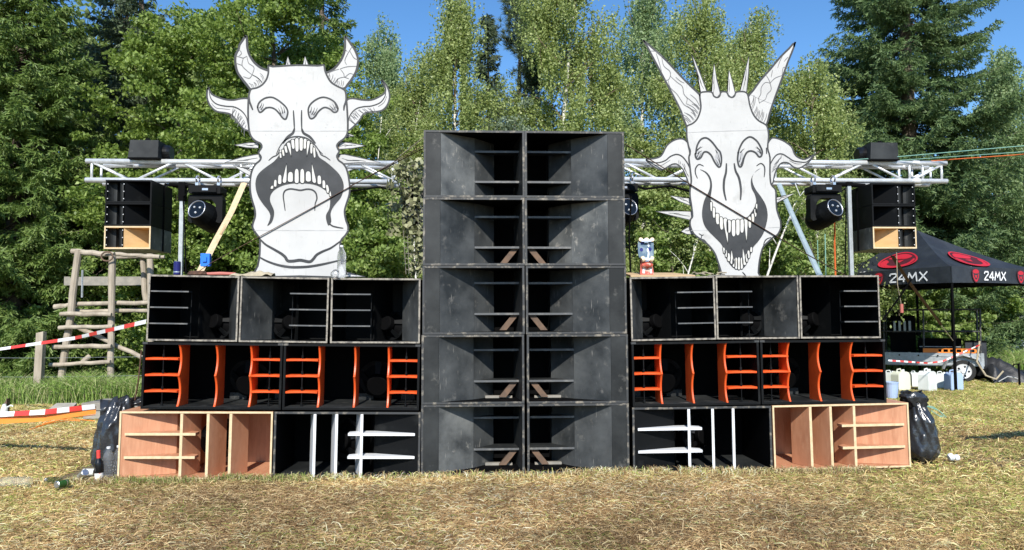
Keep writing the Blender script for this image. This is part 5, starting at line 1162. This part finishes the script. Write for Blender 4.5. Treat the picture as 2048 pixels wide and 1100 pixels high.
# ================================================================ trees
def limb(m, p0, p1, r0, r1, bend=.1, n=5, seg=6):
    p0=np.array(p0,float); p1=np.array(p1,float); L_=np.linalg.norm(p1-p0); o=rng.normal(size=3)*bend*L_; o[2]*=.4
    pts=[tuple(p0+(p1-p0)*s+o*math.sin(math.pi*s)) for s in np.linspace(0,1,n)]
    m.tube(pts,[r0+(r1-r0)*s for s in np.linspace(0,1,n)],seg); return np.array(pts)
def clump_leaves(C, rad, n, L_, W_, flat=.6, up=0.):
    """C (k,3) clump centres, rad (k,), n leaves each"""
    k=len(C); g=rng.normal(size=(k,n,3)); g/=np.maximum(np.linalg.norm(g,axis=-1,keepdims=True),1e-6); g*= rng.random((k,n,1))**.45
    g[...,2]*=flat; pts=(C[:,None,:]+g*rad[:,None,None]).reshape(-1,3)
    return leaf_quads(pts,L_,W_,up)
def tree(name,label,px,Y,top_py,hw,kind,leaf=None,base=.12,n=1.0,lsize=1.0,group=None,lean=0.0,cat='tree',bare=.0):
    X=Xat(px,Y,400); H=max(P(px,top_py,Y).z,1.0); x0=X; 
    root=empty(name,(x0,Y,-.03)); tag(root,label,cat,group)
    tm=MB(); tw=MB(); Q=[]
    if kind in('broad','birch','bush'):
        tr=.035+.012*H if kind!='bush' else .03
        if kind=='birch': tr=.035+.006*H
        top=np.array([lean*H,0,H*.96]); 
        tp=limb(tm,(0,0,-.05),top,tr,tr*.12,.025 if kind!='bush' else .06,9,8)
        nb=int((26 if kind!='bush' else 14)*(1+.1*H)); cs=[]; rs=[]
        for i in range(nb):
            s=base+(1-base)*((i+rng.random())/nb)**.85; 
            if kind=='broad': prof=(math.sin(math.pi*min(1,max(0,(s-base)/(1-base))**.75))**.55)*.95+.08
            elif kind=='birch': prof=(1-((s-base)/(1-base)))**.5*(.6+.4*min(1,(s-base)*5))*1.05+.10
            else: prof=(1-s)**.45*.95+.12
            prof*=rng.uniform(.7,1.15); ang=rng.random()*2*math.pi; a=np.array([math.cos(ang),math.sin(ang),0])
            p0=tp[min(len(tp)-1,int(s*.93*(len(tp)-1)))].copy(); p0[2]=min(s*.9*H,p0[2]+.12*H) if s<.95 else p0[2]
            rise={'broad':.35,'birch':.55,'bush':.5}[kind]*prof*hw*rng.uniform(.4,1.3)
            p1=np.array([tp[int(s*(len(tp)-1))][0],0,s*H])+a*hw*prof+np.array([0,0,rise*(.35 if s>.7 else .6)]) ; p1[2]=min(p1[2],H*1.0)
            p0[2]=max(.05,min(p0[2],p1[2]-.1*hw)); 
            lp=limb(tw if kind=='birch' else tm,p0,p1,max(tr*.3*(1-s*.6),.007),.003,.12,5,5)
            m_=int((7 if kind!='bush' else 6)*n*max(.6,hw*prof)/1.0)+2
            for q in range(m_):
                t_=.25+.8*(q+rng.random())/m_; c=p0+(p1-p0)*t_+rng.normal(size=3)*.16*hw*prof*(.5+t_*.4)+rng.normal(size=3)*.08
                if c[2]<.1: c[2]=.1+rng.random()*.2
                cs.append(c); rs.append(rng.uniform(.16,.36)*(1.1 if kind=='broad' else .8))
        cs=np.array(cs); rs=np.array(rs)
        if kind=='birch':
            # leaves hang on drooping strands
            k=len(cs); st=21; ln=rng.uniform(.25,.7,(k,st,1)); off=rng.normal(size=(k,st,3))*rs[:,None,None]*.75; off[...,2]*=.6
            u=rng.random((k,st,7,1)); base_=cs[:,None,None,:]+off[:,:,None,:]
            pts=base_+np.array([0,0,-1.])*(u*ln[:,:,None,:])+rng.normal(size=(k,st,7,3))*.018
            Q.append(leaf_quads(pts.reshape(-1,3),.070*lsize,.046*lsize,.5))
        else:
            nl=int(115*(1 if kind=='broad' else .85)); Q.append(clump_leaves(cs,rs,nl,.095*lsize,.062*lsize,.55))
        barkm=M['bbark'] if kind=='birch' else M['bark']
    elif kind=='spruce':
        tr=.03+.014*H; tp=limb(tm,(0,0,-.05),(lean*H,0,H),tr,.012,.01,8,8); 
        nb=int(27*H*n)
        for i in range(nb):
            s=base+(1-base)*((i+rng.random())/nb); z=s*H; ln=hw*(1-s)**.8*rng.uniform(.75,1.15)+.12; ang=rng.random()*2*math.pi
            a=np.array([math.cos(ang),math.sin(ang),0]); side=np.array([-a[1],a[0],0]); x_=np.array([lean*z,0,z])
            us=np.linspace(0,1,max(6,int(ln/.085)))
            dr=.16*ln*rng.uniform(.4,1.5) if s<.8 else -.15*ln
            zz=-dr*np.sin(us*math.pi*.75)*1.6+ .10*ln*us**2 + (.2*ln*us if s>.75 else 0)
            pts=x_+a*(us*ln)[:,None]+np.array([0,0,1.])*zz[:,None]
            tm.tube([tuple(p) for p in pts[::max(1,len(pts)//5)]],np.linspace(.018,.004,len(pts[::max(1,len(pts)//5)])),4,cap=False)
            # side twigs: each a rib of short needles blades hanging a little
            for j,u in enumerate(us):
                if u<.16: continue
                for sg in (-1,1):
                    tl=ln*.30*(1.05-u*.75)*rng.uniform(.6,1.2)+.07; dirv=unit(side*sg*rng.uniform(.5,1)+a*.65+np.array([0,0,-rng.uniform(.1,.75)]))
                    k=max(2,int(tl/.05)); q=np.arange(k)/k
                    base_=pts[j]+dirv*(q*tl)[:,None]+rng.normal(size=(k,3))*.012
                    nd=3; B=np.repeat(base_,nd,0); dv=unit(dirv*.9+rng.normal(size=(len(B),3))*.55+np.array([0,0,-.18])); nrm=unit(np.cross(dv,rng.normal(size=(len(B),3))))
                    l_=rng.uniform(.06,.11,(len(B),1))*lsize; w_=.013*lsize
                    Q.append(np.stack([B-nrm*w_, B+nrm*w_, B+dv*l_+nrm*w_*.4, B+dv*l_-nrm*w_*.4],1))
        barkm=M['bark']
    elif kind=='pine':
        tr=.03+.012*H; tp=limb(tm,(0,0,-.05),(lean*H,0,H),tr,.012,.02,8,8)
        for i in range(int(9*H)):
            s=base+(1-base)*rng.random(); z=s*H; ln=hw*(1-s)**.6*rng.uniform(.6,1.1)+.2; ang=rng.random()*2*math.pi; a=np.array([math.cos(ang),math.sin(ang),0])
            us=np.linspace(0,1,7); pts=np.array([lean*z,0,z])+a*(us*ln)[:,None]+np.array([0,0,1.])*((us**2)*.45*ln)[:,None]
            tm.tube([tuple(p) for p in pts],np.linspace(.02,.006,7),4,cap=False)
            for j in range(2,7):
                for q in range(5):
                    c=pts[j]+rng.normal(size=3)*.12; B=np.repeat(c[None],42,0); dv=unit(rng.normal(size=(42,3))+np.array([0,0,.8])+a*.5); nrm=unit(np.cross(dv,rng.normal(size=(42,3)))); l_=rng.uniform(.10,.19,(42,1))
                    Q.append(np.stack([B-nrm*.006,B+nrm*.006,B+dv*l_+nrm*.003,B+dv*l_-nrm*.003],1))
        barkm=M['bark']
    tm.build('trunk',barkm,root,smooth=True)
    if tw.v: tw.build('branches',M['twig'],root)
    Q=np.concatenate(Q)
    if kind=='birch' and base>=.14:      # keep the pale trunk in sight, as its twigs hang clear of it
        c_=Q.mean(1); tx=lean*c_[:,2]; Q=Q[~((np.abs(c_[:,0]-tx-.02*(Y-9))<.085)&(c_[:,1]<.1)&(c_[:,2]<H*.80)&(rng.random(len(Q))<.93))]
    quads('crown',Q,leaf,root); 
    return root
T_='tree'
spr=tree('spruce_tree','tall dark spruce with drooping boughs filling the top left corner',45,9.6,-330,2.5,'spruce',M['spruce'],.03,1.35,1.25)
tree('spruce_tree','dark shaded spruce standing behind the leafy oak and the left corner spruce',245,12.5,-260,2.2,'spruce',M['pine_n'],.05,.8,1.3)
tree('oak_tree','bright green broadleaf tree above the left truss',350,10.0,25,2.35,'broad',M['oak'],.06,1.5)
tree('oak_tree','broadleaf tree behind the twin curved horns of the left head',520,11.0,-130,2.5,'broad',M['oak'],.10,1.35)
tree('spruce_tree','spruce whose twig tips poke out right of the left head',640,13.5,-220,1.9,'spruce',M['spruce'],.05,.7,1.4)
tree('oak_tree','dark green leafy tree low behind the left white head',640,9.4,190,1.7,'broad',M['oak'],.08,1.0)
tree('birch_tree','pale blue-green birch furthest left against the open sky',770,17,42,1.25,'birch',M['birch2'],.12,1.0,1.2)
tree('birch_tree','small yellow-green birch between the pale birch and the slim tall birch',850,13.5,105,1.3,'birch',M['birch'],.08,1.1,1.05)
tree('birch_tree','slim tall birch with a bare white trunk above the left of the centre tower',912,9.6,-30,.95,'birch',M['birch'],.14,1.5,.95)
tree('spruce_tree','thin spruce with a bare spire tip above the centre tower',975,13.5,35,1.0,'spruce',M['pine_n'],.1,.8,1.3)
tree('pine_tree','dark drooping pine rising above the centre tower',1048,12.5,-60,1.5,'pine',M['pine_n'],.1)
tree('willow_shrub','silvery grey-leaved willow just above the top edge of the centre tower',1030,8.6,215,.95,'bush',M['silverl'],.1,1.0,.7)
tree('birch_tree','big birch with forked white trunk right above the centre tower',1172,10.2,-130,1.75,'birch',M['birch'],.16,1.35)
tree('birch_tree','birch behind the left horn of the grinning head',1295,13,-60,1.6,'birch',M['birch2'],.1,1.1,1.1)
tree('birch_tree','tall birch right behind the four top spikes of the grinning head',1415,10.5,-25,1.5,'birch',M['birch'],.08,1.35)
tree('birch_tree','birch with ragged top behind the right horn of the grinning head',1510,11.8,5,1.3,'birch',M['birch'],.08,1.3)
tree('birch_tree','shorter birch between the grinning head and the big blue spruce',1625,10.4,105,1.4,'birch',M['birch'],.06,1.3)
tree('spruce_tree','huge bluish spruce on the right with long spreading boughs',1822,15.0,-560,4.0,'spruce',M['spruceb'],.04,.95,1.25)
tree('birch_tree','pale birch at the right edge behind the big spruce',2015,15.5,95,1.5,'birch',M['birch2'],.1,1.2,1.2)
tree('birch_tree','low birch behind the right loudspeaker stack on the truss',1720,15,215,1.3,'birch',M['birch'],.06,1.1,1.1)
tree('spruce_tree','green spruce behind the black canopy at the right edge',2050,15.5,250,2.2,'spruce',M['spruce'],.03,.9,1.3)
tree('spruce_tree','small spruce just left of the canopy peak',1735,16,330,1.6,'spruce',M['spruce'],.03,.8,1.3)
# shrubs at the wood's edge
for lab,px,Y,tp,hw,lf,ls in [
    ('leafy shrub at the far left edge behind the tape',-20,9.6,470,1.2,'hazel',1),
    ('leafy shrub behind the left post of the log frame',90,10.2,330,1.5,'oak',1),
    ('leafy shrub behind the right post of the log frame',215,9.7,400,1.25,'hazel',1),
    ('leafy shrub behind the left loudspeaker stack on the truss',315,9.2,350,1.3,'oak',1),
    ('dark leafy shrub behind the leaning pine lath',450,9.2,395,1.2,'oak',1),
    ('leafy shrub right of the left white head, low behind the truss end',760,8.6,430,1.1,'hazel',1.05),
    ('dark leafy shrub between the left head and the camouflage net',735,10.4,330,1.4,'oak',1),
    ('leafy shrub left of the grinning head behind the skateboard',1330,8.8,400,1.2,'hazel',1.05),
    ('leafy shrub just above the right truss beside the centre tower',1290,10.5,270,1.3,'birch',1),
    ('leafy shrub behind the chin of the grinning head',1480,9.6,390,1.2,'oak',1),
    ('leafy shrub right of the grinning head behind the sloping steel bar',1600,8.8,380,1.25,'hazel',1.0),
    ('leafy shrub under the peak of the black canopy',1775,12.6,520,1.2,'hazel',1.1),
    ('leafy shrub behind the canopy legs at the right',1925,13.0,555,1.5,'hazel',1.1),
    ('leafy shrub behind the trailer rails under the canopy',1850,12.6,545,1.3,'hazel',1.1),
    ('leafy shrub between the trailer end and the car',1968,13.2,565,1.0,'oak',1.1),
    ('leafy shrub at the right edge behind the car',2085,17.0,545,1.6,'hazel',1.1)]:
    tree('shrub',lab,px,Y,tp,hw,'bush',M[lf],.03,1.25,ls,group='shrubs at the edge of the wood',cat='shrub')
# bare white trunks seen between the leaves
def stem(px0,py0,px1,py1,Y,r,lab):
    a=P(px0,py0,Y); b_=P(px1,py1,Y); dz=a.z; a=a+(a-b_)*(dz/max((b_-a).z,.2)); m=MB(); o=empty('birch_sapling',(a.x,Y,0)); tag(o,lab,'tree')
    pts=[(a.x+(b_.x-a.x)*s-a.x+.03*math.sin(7*s),0.04*math.sin(5*s),b_.z*s) for s in np.linspace(0,1,9)]
    m.tube(pts,[r*(1-.5*s) for s in np.linspace(0,1,9)],7)
    q=pts[-1]; 
    for k in range(3):
        p0=np.array(pts[5+k]); limb(m,p0,p0+np.array([rng.uniform(-.4,.4),rng.uniform(-.2,.2),.5]),r*.4,.004,.05,4,5)
    m.build('trunk',M['bbark'],o,smooth=True)
    cs=np.array([np.array(q)+rng.normal(size=3)*.35 for _ in range(26)]); quads('crown',clump_leaves(cs,np.full(26,.22),60,.06,.042,.7),M['birch'],o)
stem(757,330,762,235,10.6,.022,'thin white birch sapling with a bare trunk beside the curled right ear')
stem(1520,600,1590,400,8.2,.035,'leaning thin birch sapling between the grinning head and the steel bar')
stem(1380,540,1395,470,8.3,.028,'short thin birch sapling standing behind the junk by the grinning head')
stem(832,520,826,400,8.4,.03,'thin birch sapling left of the centre tower beneath the net')

# far mass of the wood, to close the gaps
n=360000; X_=rng.uniform(-42,42,n); Y_=rng.uniform(18,23,n); top=4.2+6.5/(1+np.exp((X_+5.5)*1.2))+2.5/(1+np.exp(-(X_-7)*1.2))*(X_<14)+1.5*vnoise(X_+40,Y_,2.2,9)+.9*vnoise(X_+40,Y_,.8,10)-1.1*np.exp(-((X_+1.2)/3)**2)
Z_=top*rng.random(n)**.8
quads('far_woodland',leaf_quads(np.stack([X_,Y_,Z_],1),.28,.18),M['far'])
bpy.data.objects['far_woodland']['kind']='stuff'

# ================================================================ grass
def blades(C, ln, wd, tilt, colr, name):
    n=len(C); a=rng.random(n)*2*math.pi; h=np.stack([np.cos(a),np.sin(a),np.zeros(n)],1)
    t_=tilt; d=h*np.sin(t_)[:,None]+np.array([0,0,1.])*np.cos(t_)[:,None]; b_=rng.random(n)*2*math.pi
    s=unit(np.cross(d,unit(rng.normal(size=(n,3))+np.array([0,-1.2,.6]))))*wd[:,None]*.5
    p1=C+d*ln[:,None]*.55; p2=C+(d*.8+h*.35*(np.sin(t_)[:,None]+.25)-np.array([0,0,.12]))*ln[:,None]
    p2[:,2]=np.maximum(p2[:,2],C[:,2]+.003)
    Q=np.concatenate([np.stack([C-s,C+s,p1+s*.9,p1-s*.9],1),np.stack([p1-s*.9,p1+s*.9,p2+s*.25,p2-s*.25],1)])
    return Q,np.concatenate([colr,colr])
def gcol(n,green,x,y):
    straw=np.array([[.50,.38,.20],[.72,.60,.36],[.24,.155,.075],[.36,.26,.13],[.17,.11,.055]])[rng.integers(0,5,n)]
    gr=np.array([[.17,.24,.05],[.26,.31,.08],[.36,.37,.13],[.44,.42,.17]])[rng.integers(0,4,n)]
    m_=(rng.random(n)<green)[:,None]; c=np.where(m_,gr,straw); return np.minimum(c*rng.uniform(.85,1.6,(n,1))*(.72+.6*vnoise(x+70,y+70,1.0,77))[:,None],.85)
def inbox(x,y): return ((x>-3.95)&(x<3.95)&(y>-.02)&(y<.95))
QS=[];CS=[]
def field(x0,x1,y0,y1,n,lmin,lmax,wdt,flatness,gfun,keep=None):
    x=rng.uniform(x0,x1,n); y=rng.uniform(y0,y1,n); k=~inbox(x,y)
    if keep is not None: k&=keep(x,y)
    k &= (vnoise(x+30,y+30,.16,21)*.6+vnoise(x+30,y+30,.5,22)*.5+.45*rng.random(n))>.52
    x=x[k];y=y[k];n=len(x); C=np.stack([x,y,gz(x,y)],1)
    til=np.clip(rng.normal(flatness,.3,n),.05,1.52); ln=rng.uniform(lmin,lmax,n)
    g_=gfun(x,y); c=gcol(n,g_,x,y)
    # patchy brown wear
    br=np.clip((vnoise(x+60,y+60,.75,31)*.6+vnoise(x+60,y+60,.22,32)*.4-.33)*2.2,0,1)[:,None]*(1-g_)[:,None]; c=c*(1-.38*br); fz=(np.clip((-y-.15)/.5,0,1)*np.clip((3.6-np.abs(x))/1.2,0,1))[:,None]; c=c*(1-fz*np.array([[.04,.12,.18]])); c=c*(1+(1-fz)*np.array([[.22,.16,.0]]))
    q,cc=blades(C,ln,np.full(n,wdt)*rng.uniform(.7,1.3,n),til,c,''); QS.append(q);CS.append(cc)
def gf_front(x,y):
    side=np.clip((np.abs(x)-2.4)/2.2,0,1); return np.clip(.06+.45*side*np.clip((y+2.6)/2.4,0,1)+.12*(vnoise(x+9,y+9,.7,41)>.62),0,.9)
def gf_mid(x,y): return np.clip(.14+.035*y+.3*(vnoise(x+9,y+9,1.1,43)-.4),.1,.95)
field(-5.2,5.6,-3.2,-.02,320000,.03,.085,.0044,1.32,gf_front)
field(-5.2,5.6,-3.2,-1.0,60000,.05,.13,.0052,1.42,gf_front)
field(-9,-3.7,-.6,6.5,150000,.035,.10,.006,1.1,gf_mid,lambda x,y:(x>-.62*(y+7.15)-.9))
field(3.7,15,-.6,11,230000,.04,.11,.0075,1.05,lambda x,y:gf_mid(x,y)+.12,lambda x,y:(x<.80*(y+7.15)+.6))
# tufts along the foot of the boxes
n=9000; x=rng.uniform(-4.0,3.9,n); y=-np.abs(rng.normal(.03,.06,n))-.012; k=vnoise(x+20,y+20,.16,51)+.4*rng.random(n)>.5; x=x[k];y=y[k];n=len(x)
q,cc=blades(np.stack([x,y,gz(x,y)],1),rng.uniform(.04,.12,n),np.full(n,.0048),np.abs(rng.normal(.45,.35,n)),gcol(n,.22+.4*(np.abs(x+2.4)<.9),x,y),''); QS.append(q);CS.append(cc)
tag(quads('grass',np.concatenate(QS),M['blade'],None,np.concatenate(CS)),kind='stuff')
# tall grass
QS=[];CS=[]
def tall(x0,x1,y0,y1,n,l0,l1,keep=None):
    x=rng.uniform(x0,x1,n); y=rng.uniform(y0,y1,n); k=(vnoise(x+30,y+30,.5,61)+.45*rng.random(n))>.45
    if keep is not None: k&=keep(x,y)
    x=x[k];y=y[k];n=len(x); c=np.array([[.20,.33,.06],[.27,.40,.09],[.36,.45,.15],[.14,.23,.05],[.48,.48,.24]])[rng.integers(0,5,n)]*rng.uniform(.7,1.15,(n,1))
    q,cc=blades(np.stack([x,y,gz(x,y)*0],1),rng.uniform(l0,l1,n)*(.6+.6*vnoise(x+30,y+30,.6,63)),np.full(n,.011),np.abs(rng.normal(.22,.2,n)),c,''); QS.append(q);CS.append(cc)
tall(-13,-4,6.4,9.2,60000,.35,.8)
tall(-13,6.8,9.2,13,30000,.3,.7)
tall(7.5,18,12.0,15.5,60000,.5,1.15)
tall(12.6,19,10.4,12.0,16000,.6,1.1)
tag(quads('tall_grass',np.concatenate(QS),M['blade'],None,np.concatenate(CS)),kind='stuff')
